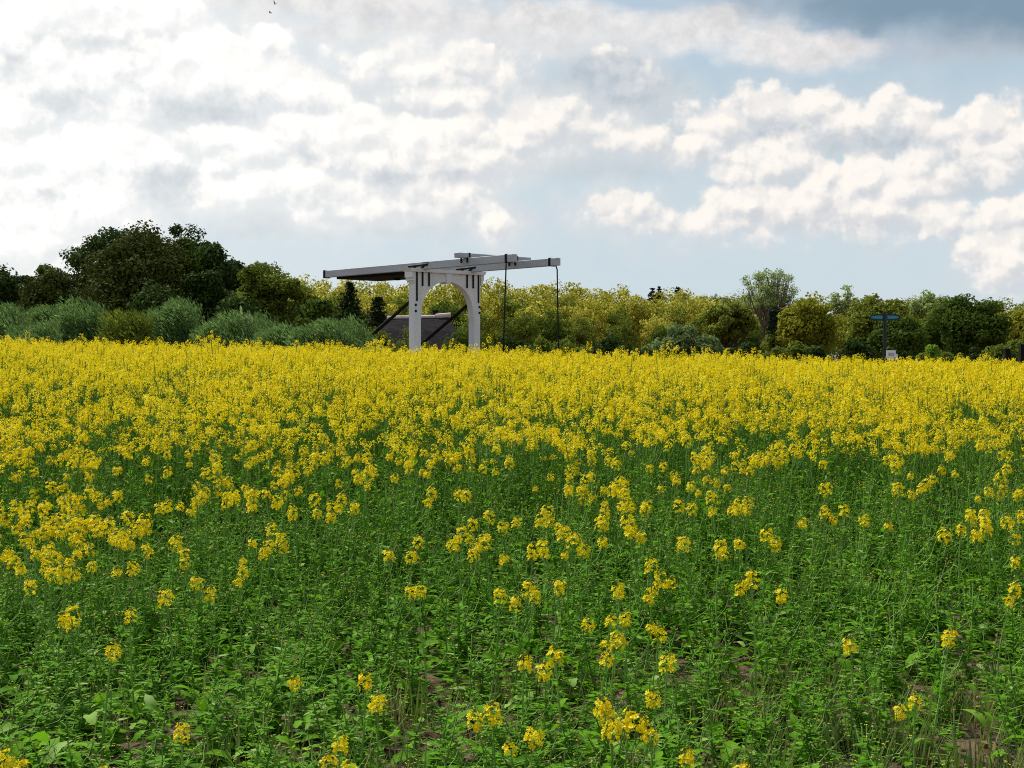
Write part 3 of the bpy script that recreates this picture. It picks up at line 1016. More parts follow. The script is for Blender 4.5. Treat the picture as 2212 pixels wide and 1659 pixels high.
def cornice(bm):
    prism(bm, [(-1.97, 4.93 + z0), (1.97, 4.93 + z0), (2.08, 5.07 + z0), (-2.08, 5.07 + z0)], -PD / 2 - .09, PD / 2 + .09)
bm_obj('cornice', cornice, M_WHITE, br)
for s in (-1, 1):
    def corbel(bm):
        for a, z1, z2 in ((.17, 4.70, 4.93), (.11, 4.58, 4.70), (.05, 4.50, 4.58)):
            lo, hi = sorted((s * (XO + .001), s * (XO + a)))
            bbox(bm, (lo, -PD / 2 - .04, z1 + z0), (hi, PD / 2 + .04, z2 + z0 - .003))
    bm_obj('corbel', corbel, M_WHITE, br)
    for dx, zb in ((.12, 3.78), (.42, 4.38), (.76, 4.38)):
        xc = s * (XO - dx)
        bm_obj('iron_strap', lambda bm: bbox(bm, (xc - .035, -PD / 2 - .03, zb + z0), (xc + .035, -PD / 2 - .003, 4.925 + z0)), M_IRON, br)
    for zb in (3.38, 3.62):
        bm_obj('bolt', lambda bm: bar(bm, (s * (XO - .06), -PD / 2 - .03, zb + z0), (s * (XO - .06), -PD / 2 + .02, zb + z0), .05, 10), M_IRON, br)
    # back stay
    bm_obj('brace', lambda bm: bar(bm, (s * (XO - .18), .15, 3.85 + z0), (s * (XO - .18), 6.1, 0.05), .075, 6), M_TAR, br)

BX = 1.30       # balance beams at x = -BX and +BX
def bz(y): return 5.19 - 0.012 * (y + 5.2) + 0.05      # beam centre height along the beam
BH, BWd = .145, .13
for s, y0, y1 in ((-1, -5.28, 6.15), (1, -5.05, 6.05)):
    def beam(bm):
        V = []
        for y in (y0, y1):
            zc = bz(y) + z0
            for dx, dz in ((-BWd, -BH), (BWd, -BH), (BWd, BH), (-BWd, BH)):
                V.append(bm.verts.new((s * BX + dx, y, zc + dz)))
        for q in ((0, 1, 2, 3), (7, 6, 5, 4), (0, 4, 5, 1), (1, 5, 6, 2), (2, 6, 7, 3), (3, 7, 4, 0)):
            bm.faces.new([V[i] for i in q])
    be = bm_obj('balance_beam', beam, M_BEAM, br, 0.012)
    zc = bz(y0 + .35) + z0
    bm_obj('iron_band', lambda bm: bbox(bm, (s * BX - BWd - .02, y0 + .30, zc - BH - .02), (s * BX + BWd + .02, y0 + .40, zc + BH + .02)), M_IRON, be)
    zc = bz(y1) + z0
    bm_obj('end_cap', lambda bm: bbox(bm, (s * BX - BWd - .015, y1 - .10, zc - BH - .03), (s * BX + BWd + .015, y1 + .03, zc + BH + .02)), M_IRON, be)
    def saddle(bm):
        for sx in (-1, 1):
            xx = s * BX + sx * (BWd + .03)
            zc = bz(0) + z0
            bar(bm, (xx, -.55, zc + .035), (xx, .55, zc - .005), .05, 6)
            bar(bm, (xx, -.36, zc + .01), (xx, -.10, zc - BH - .03), .042, 6)
            bar(bm, (xx, .30, zc + .0), (xx, .08, zc - BH - .03), .042, 6)
    bm_obj('saddle', saddle, M_IRON, br)
    # hanger rod to the deck's tip
    def rod(bm):
        zt = bz(y0 + .37) - BH + z0 - .02
        bar(bm, (s * BX - .16 * (1 if s < 0 else -1) , y0 + .30, zt + .08), (s * (BX + .21), y0 + .26, zt - .12), .026)
        bar(bm, (s * (BX + .21), y0 + .26, zt - .10), (s * (BX + .30 + (.08 if s < 0 else 0)), y0 + .26, .72), .026)
    bm_obj('hanger_rod', rod, M_IRON, br)
zc = bz(-2.68) + BH + z0
xb = bm_obj('cross_beam', lambda bm: bbox(bm, (-1.86, -2.68 - .13, zc + .004), (2.10, -2.68 + .13, zc + .19)), M_BEAM, br, 0.012)
for s in (-1, 1):
    def shackle(bm):
        for dy in (-.155, .155):
            bbox(bm, (s * BX - .03, -2.68 + dy - .012, zc - .01), (s * BX + .03, -2.68 + dy + .012, zc + .205))
        bbox(bm, (s * BX - .03, -2.68 - .143, zc + .192), (s * BX + .03, -2.68 + .143, zc + .205))
    bm_obj('iron_shackle', shackle, M_IRON, xb)
    for dy in (-.17, .17):
        for sx in (-1, 1):
            xx = s * BX + sx * (BWd + .02)
            bm_obj('iron_tongue', lambda bm: bbox(bm, (xx - .018, -2.68 + dy - .035, zc - .17), (xx + .018, -2.68 + dy + .035, zc + .02)), M_IRON, xb)
def cw(bm):
    zc = bz(3) + z0
    bbox(bm, (-BX + BWd + .005, .9, zc - BH - .12), (BX - BWd - .005, 5.6, zc - .02))
    bbox(bm, (-.1, 2.9, zc - BH - .22), (.1, 3.1, zc - BH - .12))
bm_obj('counterweight', cw, M_TAR, br)
def deck(bm):
    bbox(bm, (-1.75, -5.5, .45), (1.75, -.2, .62))
bm_obj('deck', deck, M_DECK, br)
def abut(bm):
    bbox(bm, (-2.3, -.7, .0), (2.3, .9, .42))
bm_obj('abutment', abut, surf_mat('brick_abutment', (.16, .08, .06), (.24, .13, .10), 8, .9), br)

# ------------------------------------------------------------------ thatched house beyond the bridge
HY = 104.0
hx = at(421, HY)
gh_ = float(ground_z(hx, HY))
hs = empty('thatched_house', (hx, HY, gh_), R(8))
tag(hs, 'low house with dark thatched roof and pale ridge seen through the drawbridge arch', 'house')
M_THATCH = surf_mat('thatch', (0.014, 0.013, 0.015), (0.030, 0.027, 0.030), 2.2, 0.95, 0.05, 0.6, (1, 1, 4))
M_RIDGE = surf_mat('ridge_tiles', (0.45, 0.37, 0.36), (0.58, 0.50, 0.48), 3, 0.8)
M_BRICK = surf_mat('house_brick', (0.10, 0.055, 0.045), (0.17, 0.09, 0.07), 7, 0.9)
M_GLASS = surf_mat('dark_glass', (0.02, 0.025, 0.03), (0.03, 0.035, 0.04), 3, 0.1, 0.5)
bm_obj('wall', lambda bm: bbox(bm, (-4.2, -3.2, 0), (2.4, 3.2, 1.5)), M_BRICK, hs)
RZ = zat(318, HY) - gh_
def roof(bm):
    e = [bm.verts.new(p) for p in ((-4.7, -3.8, 1.3), (2.9, -3.8, 1.3), (2.9, 3.8, 1.3), (-4.7, 3.8, 1.3))]
    m_ = [bm.verts.new(p) for p in ((-3.6, -1.9, 2.9), (2.5, -1.9, 2.9), (2.5, 1.9, 2.9), (-3.6, 1.9, 2.9))]
    t_ = [bm.verts.new(p) for p in ((-2.35, 0, RZ), (2.0, 0, RZ + .1))]
    for i in range(4):
        j = (i + 1) % 4
        bm.faces.new((e[i], e[j], m_[j], m_[i]))
    bm.faces.new((m_[0], m_[1], t_[1], t_[0])); bm.faces.new((m_[1], m_[2], t_[1])); bm.faces.new((m_[2], m_[3], t_[0], t_[1])); bm.faces.new((m_[3], m_[0], t_[0]))
    bm.faces.new(e)
rf = bm_obj('roof', roof, M_THATCH, hs)
def ridge(bm):
    bar(bm, (-2.5, 0, RZ - .02), (1.05, 0, RZ + .06), .17, 8)
    bar(bm, (1.1, 0, RZ + .12), (2.2, 0, RZ + .22), .19, 8)
bm_obj('ridge', ridge, M_RIDGE, rf)
def chim(bm):
    bbox(bm, (.95, .5, RZ - 1.2), (1.3, .85, RZ + .50)); bbox(bm, (.9, .45, RZ + .502), (1.35, .9, RZ + .58))
bm_obj('chimney', chim, M_TAR, rf)
for wx in (-3.2, -1.0, 1.6):
    wf = bm_obj('window', lambda bm: bbox(bm, (wx - .5, -3.26, .5), (wx + .5, -3.203, 1.25)), M_WHITE, hs)
    bm_obj('pane', lambda bm: bbox(bm, (wx - .42, -3.275, .58), (wx + .42, -3.263, 1.17)), M_GLASS, wf)

# ------------------------------------------------------------------ signpost, boards and posts at the right
SY = 44.0
sx = at(884.5, SY)
g0 = float(ground_z(sx, SY))
M_TEAL = surf_mat('teal_enamel', (0.005, 0.22, 0.30), (0.01, 0.30, 0.36), 3, 0.35, 0.5)
M_NAVY = surf_mat('dark_blue_metal', (0.004, 0.010, 0.016), (0.008, 0.020, 0.028), 5, 0.5, 0.4)
sp = empty('signpost', (sx, SY, g0))
tag(sp, 'dark signpost with two pointed teal arms standing beyond the field at right', 'signpost')
zs = zat(317.3, SY) - g0
bm_obj('pole', lambda bm: bar(bm, (0, 0, 0), (0, 0, zs + .16), .055, 12), M_NAVY, sp)
for s in (-1, 1):
    def arm(bm):
        o_ = [(0.062, -.105)]
        n = 9
        for i in range(n + 1):
            u = i / n; o_.append((.062 + u * .44, -.105 * math.sqrt(max(0, 1 - u ** 3.2)) - .001))
        for i in range(n, -1, -1):
            u = i / n; o_.append((.062 + u * .44, .105 * math.sqrt(max(0, 1 - u ** 3.2)) + .001))
        prism(bm, [(s * x, zs + z) for x, z in o_[1:]], -.02, .02)
    am = bm_obj('arm', arm, M_NAVY, sp)
    def face(bm):
        o_ = []
        n = 9
        for i in range(n + 1):
            u = i / n; o_.append((.075 + u * .37, -.052 * math.sqrt(max(0, 1 - u ** 3)) - .001))
        for i in range(n, -1, -1):
            u = i / n; o_.append((.075 + u * .37, .052 * math.sqrt(max(0, 1 - u ** 3)) + .001))
        prism(bm, [(s * x, zs + z) for x, z in o_], -.026, -.0205)
    bm_obj('face', face, M_TEAL, am)

NY = 40.0
nx = at(891, NY)
nb = empty('notice_board', (nx, NY, float(ground_z(nx, NY))))
tag(nb, 'small white notice board beside the foot of the teal signpost', 'notice board')
zt = zat(350.5, NY) - nb.location.z
M_BOARD = surf_mat('white_board', (.72, .74, .80), (.80, .82, .86), 4, .5)
M_GREYP = surf_mat('grey_print', (.36, .38, .46), (.44, .46, .52), 4, .6)
bm_obj('board', lambda bm: bbox(bm, (-.13, -.012, zt - .20), (.13, .012, zt)), M_BOARD, nb, .004)
bm_obj('print', lambda bm: bbox(bm, (-.09, -.016, zt - .16), (.09, -.0125, zt - .06)), M_GREYP, nb)
for s in (-1, 1):
    bm_obj('leg', lambda bm: bbox(bm, (s * .11 - .02, .013, 0), (s * .11 + .02, .05, zt - .03)), M_NAVY, nb)
lx_ = at(903, NY)
lb = empty('low_panel', (lx_, NY + 1, float(ground_z(lx_, NY + 1))))
tag(lb, 'low white panel just showing over the flowers right of the notice board', 'panel')
zt = zat(354.5, NY + 1) - lb.location.z
bm_obj('board', lambda bm: bbox(bm, (-.12, -.015, zt - .16), (.12, .015, zt)), M_BOARD, lb, .004)
bm_obj('leg', lambda bm: bbox(bm, (-.03, .016, 0), (.03, .05, zt - .03)), M_NAVY, lb)
for px, py, w, tilt, lab in ((1010, 349.5, .055, 3, 'shorter black wooden post leaning slightly, left of the pair at the right edge'),
                             (1022.5, 345.5, .062, 0, 'taller black wooden post cut off by the right edge of the photo')):
    Y = 30.0
    x = at(px, Y); g_ = float(ground_z(x, Y))
    h = zat(py, Y) - g_
    def post(bm):
        bbox(bm, (-w, -w, 0), (w, w, h - .02)); 
        prism(bm, [(-w * .9, h - .019), (w * .9, h - .019), (w * .7, h + .02), (-w * .9, h + .03)], -w * .9, w * .9)
    po = bm_obj('wooden_post', post, M_TAR, None)
    po.location = (x, Y, g_); po.rotation_euler = (0, R(-tilt), 0)
    tag(po, lab, 'post', 'black wooden posts at the right')

# ------------------------------------------------------------------ birds
M_BIRD = surf_mat('black_feathers', (.012, .012, .014), (.03, .03, .032), 8, .6)
def bird(px, py, Y, rz, flap, label):
    bm = bmesh.new()
    bmesh.ops.create_uvsphere(bm, u_segments=10, v_segments=8, radius=1, matrix=Matrix.Diagonal((.045, .12, .045, 1)))
    bmesh.ops.create_uvsphere(bm, u_segments=8, v_segments=6, radius=.035, matrix=Matrix.Translation((0, .13, .015)))
    bmesh.ops.create_cone(bm, cap_ends=True, segments=6, radius1=.012, radius2=.001, depth=.04, matrix=Matrix.Translation((0, .18, .012)) @ Matrix.Rotation(R(-90), 4, 'X'))
    def slab(pts, th):
        a = [bm.verts.new(p) for p in pts]; b = [bm.verts.new((p[0], p[1], p[2] + th)) for p in pts]
        bm.faces.new(a[::-1]); bm.faces.new(b)
        for i in range(len(pts)):
            j = (i + 1) % len(pts); bm.faces.new((a[i], a[j], b[j], b[i]))
    for s in (-1, 1):
        slab([(s * .03, .07, .02), (s * .18, .09, .02 + .18 * flap), (s * .38, -.02, .02 + .30 * flap), (s * .20, -.06, .02 + .18 * flap), (s * .03, -.06, .02)], .008)
    slab([(-.03, -.09, 0), (.03, -.09, 0), (.05, -.24, .0), (-.05, -.24, .0)], .008)
    bmesh.ops.recalc_face_normals(bm, faces=bm.faces)
    me = bpy.data.meshes.new('bird'); bm.to_mesh(me); bm.free(); me.materials.append(M_BIRD)
    o = bpy.data.objects.new('bird', me); COL.objects.link(o)
    o.location = (at(px, Y), Y, zat(py, Y)); o.rotation_euler = (0, R(12), rz)
    tag(o, label, 'bird', 'birds flying high in the sky')
bird(271.5, 14.6, 165, R(80), .15, 'lower of two tiny black birds flying high in the cloudy sky')
bird(276.2, 6.0, 170, R(60), 1.1, 'upper of two tiny black birds flying high in the cloudy sky')

# ------------------------------------------------------------------ trees
M_BARK = surf_mat('bark', (0.030, 0.024, 0.018), (0.07, 0.058, 0.045), 5, 0.9, 0.1, 0.4, (1, 1, .3))
LEAF = {
    'dark': leaf_mat('dark_green_leaves', (0.022, 0.048, 0.008), (0.055, 0.095, 0.018), transl=.25, rough=.8, spec=.08),
    'brown': leaf_mat('brown_green_leaves', (0.034, 0.052, 0.008), (0.080, 0.100, 0.016), transl=.25, rough=.8, spec=.08),
    'willow': leaf_mat('willow_leaves', (0.085, 0.165, 0.042), (0.180, 0.290, 0.085), (0.32, 0.44, 0.19), transl=.45, rough=.7, spec=.15),
    'olive': leaf_mat('olive_leaves', (0.085, 0.125, 0.014), (0.19, 0.24, 0.032), transl=.45, rough=.8, spec=.08),
    'gold': leaf_mat('young_golden_leaves', (0.25, 0.25, 0.022), (0.52, 0.50, 0.07), (0.70, 0.66, 0.22), transl=.55, rough=.8, spec=.08),
    'mid': leaf_mat('mid_green_leaves', (0.10, 0.140, 0.016), (0.23, 0.265, 0.035), (0.38, 0.42, 0.12), transl=.5, rough=.8, spec=.08),
    'amber': leaf_mat('amber_leaves', (0.17, 0.185, 0.016), (0.34, 0.355, 0.035), transl=.5, rough=.8, spec=.08),
    'deep': leaf_mat('deep_green_leaves', (0.045, 0.085, 0.010), (0.100, 0.160, 0.020), transl=.4, rough=.8, spec=.08),
    'fir': leaf_mat('fir_needles', (0.024, 0.042, 0.016), (0.052, 0.080, 0.028), transl=.1, rough=.8, spec=.05),
    'lime': leaf_mat('lime_green_leaves', (0.14, 0.26, 0.02), (0.22, 0.36, 0.04), transl=.35, rough=.8, spec=.08),
    'grey': leaf_mat('grey_green_leaves', (0.11, 0.17, 0.055), (0.21, 0.29, 0.10), transl=.3, rough=.8, spec=.08),
    'bare': leaf_mat('sparse_young_leaves', (0.20, 0.28, 0.08), (0.36, 0.45, 0.15), transl=.5, rough=.8, spec=.08),
    'ivy': leaf_mat('ivy_leaves', (0.010, 0.022, 0.010), (0.025, 0.045, 0.020), transl=.1, rough=.8, spec=.08),
}
KITE = (np.array([(-.5, 0, 0), (0, .34, .06), (.5, 0, 0), (0, -.34, .06)]), np.array([(0, 1, 2, 3)]))


def clump_leaves(bag, c, r, n, size, rg, droop=0.0, up=0.35, lean=None):
    d = rg.normal(0, 1, (n, 3)); d /= np.linalg.norm(d, axis=1, keepdims=True)
    rr = rg.uniform(0.35, 1.0, n) ** 0.6 * rg.uniform(.85, 1.15, n)
    pos = c + d * rr[:, None] * r
    if lean is not None:      # blade-like leaves lying along shoots that all sweep one way
        ax = np.asarray(lean) + d * 0.6 + rg.normal(0, .25, (n, 3))
        ax /= np.linalg.norm(ax, axis=1, keepdims=True)
        side = np.cross(ax, d + rg.normal(0, .3, (n, 3))); side /= np.linalg.norm(side, axis=1, keepdims=True) + 1e-6
        nz = np.cross(ax, side)
        Rm = np.stack([ax * 1.7, side * .7, nz], -1)
    else:
        nrm = d + rg.normal(0, .55, (n, 3)) + np.array([0, 0, up])
        Rm = rot_from(nrm, rg.random(n) * 6.28)
    V, Q = stamp(KITE[0], KITE[1], Rm, pos, size * rg.uniform(.55, 1.35, n))
    tn = np.clip(rg.normal(.45, .22, n) + rg.normal(0, .12), 0, 1)
    bag.add(V, Q, 0, np.repeat(tn, 4))


M_TWIG = surf_mat('pale_bark', (0.10, 0.085, 0.06), (0.17, 0.15, 0.11), 5, 0.9, 0.05, 0.3, (1, 1, .3))


def make_tree(seed, H, wid, base, leaf, nclump, per, lsize, kind='round', trunk_r=.22, depth=None, limbs=26, cl=(.13, .24), name='tree', link=True, lean=None, shoots=0):
    """deciduous tree: trunk, limbs to the clumps, leaf clumps through an uneven crown. base = height where the crown starts"""
    rg = np.random.default_rng(seed)
    depth = depth or wid
    root = bpy.data.objects.new(name, None); root.empty_display_size = .5
    if link: COL.objects.link(root)
    tb, cb = Bag(), Bag()
    top = np.array([rg.normal(0, .03) * H, rg.normal(0, .03) * H, base + (H - base) * .7])
    main = curve_pts(np.zeros(3), top, (rg.normal(0, .03) * H, rg.normal(0, .02) * H, 0), 7)
    tb.add(*tube(main, np.linspace(trunk_r, trunk_r * .3, 7), 7), 0, .5)
    Hc = (H - base) / 2; zc = base + Hc
    k = 0
    while k < nclump:
        d = rg.normal(0, 1, 3); d /= np.linalg.norm(d)
        r = rg.random() ** 0.45
        p = d * r * np.array([wid / 2, depth / 2, Hc])
        if kind == 'round' and p[2] < -Hc * .85: continue
        if kind == 'vase':
            f = np.clip((p[2] + Hc) / (2 * Hc), 0, 1); p[:2] *= .35 + .75 * f
        if kind == 'dome': p[2] = abs(p[2]) * 1.9 - Hc * .92
        p[2] += zc
        f = rg.uniform(*cl) * min(wid, H - base)
        shell = (rg.uniform(.8, 1.2) * f, rg.uniform(.8, 1.2) * f, rg.uniform(.55, .9) * f)
        # keep the outline inside the stated size
        q = (p - [0, 0, zc]) * np.array([max(0.3, 1 - 2 * f * .8 / wid), max(0.3, 1 - 2 * f * .8 / depth), max(.3, 1 - f * .6 / Hc)])
        p = q + [0, 0, zc]
        clump_leaves(cb, p, np.array(shell), int(per * rg.uniform(.6, 1.4)), lsize, rg, lean=lean)
        if k < limbs:
            u = np.clip((p[2] - base * .6) / (H * 1.1), .12, .92) * .8
            s_ = np.array([np.interp(u, np.linspace(0, 1, 7), main[:, i]) for i in range(3)])
            tb.add(*tube(curve_pts(s_, p, (p - s_) * np.array([.12, .12, -.08]), 5), np.linspace(trunk_r * .38, trunk_r * .08, 5), 5), 0, .5)
            for j in range(shoots):
                e = p + np.clip(rg.normal(0, .6, 3), -1, 1) * np.array(shell) * .9 + [0, 0, shell[2] * .3]
                tb.add(*tube(curve_pts(p * .7 + s_ * .3, e, rg.normal(0, .1, 3) * f, 4), np.linspace(trunk_r * .13, trunk_r * .05, 4), 3), 0, .5)
        k += 1
    tb.build('trunk', [M_TWIG if leaf == 'bare' else M_BARK], root, True, link)
    cb.build('crown', [LEAF[leaf]], root, False, link)
    return root


def make_fir(seed, H, wid, link=True):
    rg = np.random.default_rng(seed)
    root = bpy.data.objects.new('fir_tree', None)
    if link: COL.objects.link(root)
    tb, cb = Bag(), Bag()
    tb.add(*tube(np.array([[0, 0, 0], [0, 0, H * .5], [0, 0, H * .98]]), [.18, .1, .02], 6), 0, .5)
    for lv in np.clip(np.linspace(.08, .99, 54) + rg.normal(0, .008, 54), .05, .99):
        rad = wid / 2 * (1 - lv) ** .75 * rg.uniform(.55, 1.15) + .10
        nb = int(3 + 4 * (1 - lv))
        for a in rg.random(nb) * 6.28:
            L = rad * rg.uniform(.7, 1.1)
            tip = np.array([math.cos(a) * L, math.sin(a) * L, H * lv - L * rg.uniform(.0, .45)]); s_ = np.array([0, 0, H * lv])
            tb.add(*tube(np.stack([s_, (s_ + tip) / 2 + [0, 0, .05], tip]), [.03, .02, .008], 3), 0, .5)
            n = int(14 + L * 22)
            u = rg.random(n)
            pos = s_ + (tip - s_) * u[:, None] + rg.normal(0, .07 + .08 * L, (n, 3)) * [1, 1, .6]
            nr = rg.normal(0, .5, (n, 3)) + [0, 0, 1]
            V, Q = stamp(KITE[0], KITE[1], rot_from(nr, rg.random(n) * 6.28), pos, rg.uniform(.15, .34, n))
            cb.add(V, Q, 0, np.repeat(rg.random(n), 4))
    tb.build('trunk', [M_BARK], root, True, link)
    cb.build('crown', [LEAF['fir']], root, False, link)
    return root


def put(o, px, Y, label, cat='tree', group=None, s=1.0, rz=0.0):
    x = at(px, Y)
    o.location = (x, Y, float(ground_z(x, Y)) - .05)
    o.rotation_euler = (0, 0, rz)
    o.scale = (s, s, s)
    tag(o, label, cat, group)
    return o


GL = 'dark trees at the left'
def T(px0, px1, ytop, Y, seed, leaf, label, base=1.2, ncl=90, per=170, ls=.22, kind='round', group=None, name='tree', cat='tree', **kw):
    """a tree between two pixel columns with its top at ytop, at distance Y"""
    w = (px1 - px0) / F * Y
    H = zat(ytop, Y) - float(ground_z(at((px0 + px1) / 2, Y), Y)) + .05
    o = make_tree(seed, H, w, base, leaf, ncl, per, ls, kind, name=name, **kw)
    return put(o, (px0 + px1) / 2, Y, label, cat, group)


# left group, about 70 m away
T(56, 180, 219, 76, 1, 'dark', 'tall dark green dome-shaped tree at the back of the left group', 1.2, 150, 260, .18, depth=8, group=GL, cl=(.07, .16))
T(130, 226, 218, 79, 2, 'dark', 'tall dark tree with gaps of sky in its ragged upper right edge', 1.5, 115, 190, .17, depth=7, group=GL, cl=(.06, .14), shoots=2)
T(82, 204, 221, 71, 3, 'brown', 'broad brownish tree standing in front of the tall dark dome', .6, 150, 330, .18, depth=8, group=GL, cl=(.12, .22))
T(172, 236, 262, 70, 4, 'dark', 'smaller dark tree filling the right flank of the dome', .6, 90, 260, .18, group=GL)
T(222, 308, 252, 68, 5, 'olive', 'rounded olive dark tree between the dome and the yellow wood', .6, 115, 240, .17, group=GL, cl=(.08, .19))
T(-40, 30, 258, 72, 6, 'dark', 'dark tree cut off by the left edge of the photo', .8, 90, 240, .18, group=GL)
T(14, 95, 266, 67, 7, 'brown', 'low brown tree between the left edge and the dome', .5, 100, 260, .18, group=GL)
T(275, 330, 284, 74, 8, 'mid', 'green tree with yellowish top just left of the yellow wood', .5, 70, 150, .22, group=GL)
T(205, 268, 290, 64, 9, 'dark', 'dark low tree below the olive tree behind the willow bushes', .3, 70, 150, .21, group=GL)
T(120, 200, 282, 65, 10, 'dark', 'dark low tree at the foot of the dome behind the pale willows', .3, 80, 160, .21, group=GL)

T(178, 250, 242, 74, 11, 'dark', 'dark tree on the slope between the dome and the olive tree', .8, 90, 260, .18, group=GL, cl=(.12, .22))
T(150, 222, 232, 73, 12, 'deep', 'green rounded tree on the right shoulder of the dome', .8, 90, 260, .18, group=GL, cl=(.12, .22))
T(20, 72, 262, 75, 13, 'deep', 'small green tree filling the gap at the left foot of the dome', .5, 70, 220, .18, group=GL)
T(-14, 48, 268, 77, 15, 'dark', 'dark tree behind the left edge closing the gap to the brown tree', .4, 80, 220, .18, group=GL)
T(206, 268, 253, 76, 16, 'dark', 'dark tree filling the step between the dome and the olive tree', .6, 85, 240, .18, group=GL, cl=(.09, .2))
T(285, 345, 290, 66, 14, 'deep', 'green bushy tree under the far end of the balance beams', .3, 70, 200, .18, group=GL)

# willow bushes, about 45 m away
GB = 'pale willow bushes behind the field at left'
WL = (-.75, -.1, .75)
def B(px0, px1, ytop, Y, seed, leaf, label, per=560, ncl=60, ls=.085, lean=WL, group=GB, cl=(.16, .28)):
    px0, px1, ytop = (px0 - 10, px1 + 12, ytop - 4) if lean is not None else (px0, px1, ytop)
    return T(px0, px1, ytop, Y, seed, leaf, label, .05, ncl, per, ls, 'dome', group, 'willow_bush' if leaf in ('willow', 'grey') else 'bush', 'bush', lean=lean, trunk_r=.06, limbs=14, cl=cl, depth=2.6)
B(42, 112, 295, 48, 31, 'willow', 'pale green willow bush with wind-swept shoots left of the olive bush')
B(95, 155, 308, 47, 32, 'olive', 'olive green bush wedged between two paler willow bushes')
B(140, 208, 297, 49, 33, 'willow', 'tallest pale willow bush with swept shoots in front of the dark dome')
B(190, 262, 303, 48, 34, 'willow', 'pale willow bush right of the tallest one with smooth rounded top')
B(255, 296, 322, 47, 35, 'willow', 'low pale willow bush in the dip of the bush row')
B(278, 366, 312, 46, 36, 'willow', 'rounded blue-green willow bush nearest the drawbridge')
B(215, 290, 312, 50, 43, 'willow', 'broad low willow bush behind the dip of the bush row')
B(20, 72, 306, 50, 44, 'willow', 'willow bush between the left edge and the first tall willow')
B(320, 380, 322, 49, 45, 'willow', 'low willow bush reaching to the foot of the dark conifers')
B(-25, 34, 300, 46, 37, 'willow', 'pale willow bush at the left edge of the photo')
B(10, 60, 318, 44, 38, 'willow', 'low dark green willow bush near the left edge')
B(344, 402, 325, 62, 39, 'olive', 'small olive bush beneath the diagonal brace of the drawbridge', lean=None, ncl=30, per=260, ls=.13)
B(380, 438, 322, 78, 40, 'olive', 'round bush before the thatched roof left of the arch', lean=None, ncl=30, per=260, ls=.13)
B(437, 500, 319, 80, 41, 'deep', 'dark bush in the arch below the pale ridge', lean=None, ncl=34, per=260, ls=.13)
B(480, 545, 334, 72, 42, 'dark', 'dark low bush right of the drawbridge portal', lean=None, ncl=36, per=260, ls=.13)

# far wood
GW = 'golden green trees of the far wood'
rgW = np.random.default_rng(77)
WP = {}
def wood_proto(leaf, v, sparse=False):
    key = (leaf, v, sparse)
    if key not in WP:
        WP[key] = make_tree(500 + v * 7 + len(leaf), 11.0, 8.6, 0.5, leaf, 62 if not sparse else 44, 95 if not sparse else 26, .34, 'round', .2, limbs=30, cl=(.09, .19), link=False, shoots=1 if not sparse else 3)
    return WP[key]


def W_(px, ytop, Y, leaf, v, label, group=GW, sparse=False, sx=1.0, cat='tree'):
    o = copy_tree(wood_proto(leaf, v, sparse))
    x = at(px, Y); g_ = float(ground_z(x, Y))
    s = (zat(ytop, Y) - g_) / 11.0
    o.location = (x, Y, g_ - .05); o.scale = (s * sx, s * sx, s); o.rotation_euler = (0, 0, rgW.random() * 6.28)
    tag(o, label, cat, group)
    return o

def skyline(px):
    return np.interp(px, [290, 340, 400, 500, 560, 620, 700, 760, 820, 1030], [274, 275, 276, 277, 279, 285, 289, 291, 294, 296])

BACK = 'golden leaved tree in the back row of the far wood along the skyline'
FRONT = 'olive green tree in the middle of the far wood below the skyline'
i = 0
for px in np.arange(285, 1050, 15.0):
    leaf = 'gold' if px < 720 else ('mid' if i % 3 else 'amber')
    W_(px + rgW.normal(0, 4), skyline(px) + rgW.normal(0, 1.8), 178 + rgW.normal(0, 6), leaf, i % 4, BACK if px < 720 else 'duller green tree in the back row of the wood behind the right part')
    i += 1
for px in np.arange(296, 1050, 27.0):
    leaf = ['gold', 'mid', 'gold', 'olive'][i % 4] if px < 720 else ['mid', 'olive', 'amber'][i % 3]
    W_(px + rgW.normal(0, 5), skyline(px) + 13 + rgW.normal(0, 4), 150 + rgW.normal(0, 5), leaf, i % 4, FRONT if px < 720 else 'green tree in the middle row of the wood at right')
    i += 1
for px in np.arange(310, 1050, 34.0):
    leaf = ['mid', 'olive', 'deep'][i % 3]
    W_(px + rgW.normal(0, 6), skyline(px) + 30 + rgW.normal(0, 5), 128 + rgW.normal(0, 4), leaf, i % 4, 'low dark green tree along the foot of the far wood')
    i += 1

# standing out from the wood
for px, yt, Y, lab in ((350, 281, 118, 'dark conifer left of the drawbridge, the taller of two'), (378, 296, 112, 'dark conifer left of the drawbridge, the shorter of two')):
    H = zat(yt, Y) - float(ground_z(at(px, Y), Y))
    put(make_fir(int(px), H, H * .85), px, Y, lab, 'fir tree', 'dark conifers left of the drawbridge')
for px, yt, lab in ((652, 285, 'dark fir tip over the wood, wider of the two right of the bridge'), (659, 284, 'dark fir tip over the wood, middle one right of the bridge'), (678, 284.5, 'small dark fir tip over the wood, rightmost of those near the middle')):
    H = zat(yt + 2, 186) - .5
    put(make_fir(int(px) + 9, H, 5.6), px, 186, lab, 'fir tree', 'fir tips over the wood')
T(729, 807, 262, 140, 61, 'bare', 'tall open-crowned tree with see-through branches rising above the wood at right', 5.6, 92, 75, .17, 'dome', None, trunk_r=.2, limbs=80, cl=(.10, .16), shoots=4)
T(770, 778, 300, 126, 62, 'ivy', 'slim dark ivy-covered trunk below the tall open-crowned tree', .3, 36, 130, .3, 'round', None, cl=(.5, .8), trunk_r=.2, limbs=4)
T(776, 842, 291, 112, 63, 'amber', 'round amber-leaved tree right of the tall open-crowned tree', .8, 85, 130, .28, cl=(.12, .2))
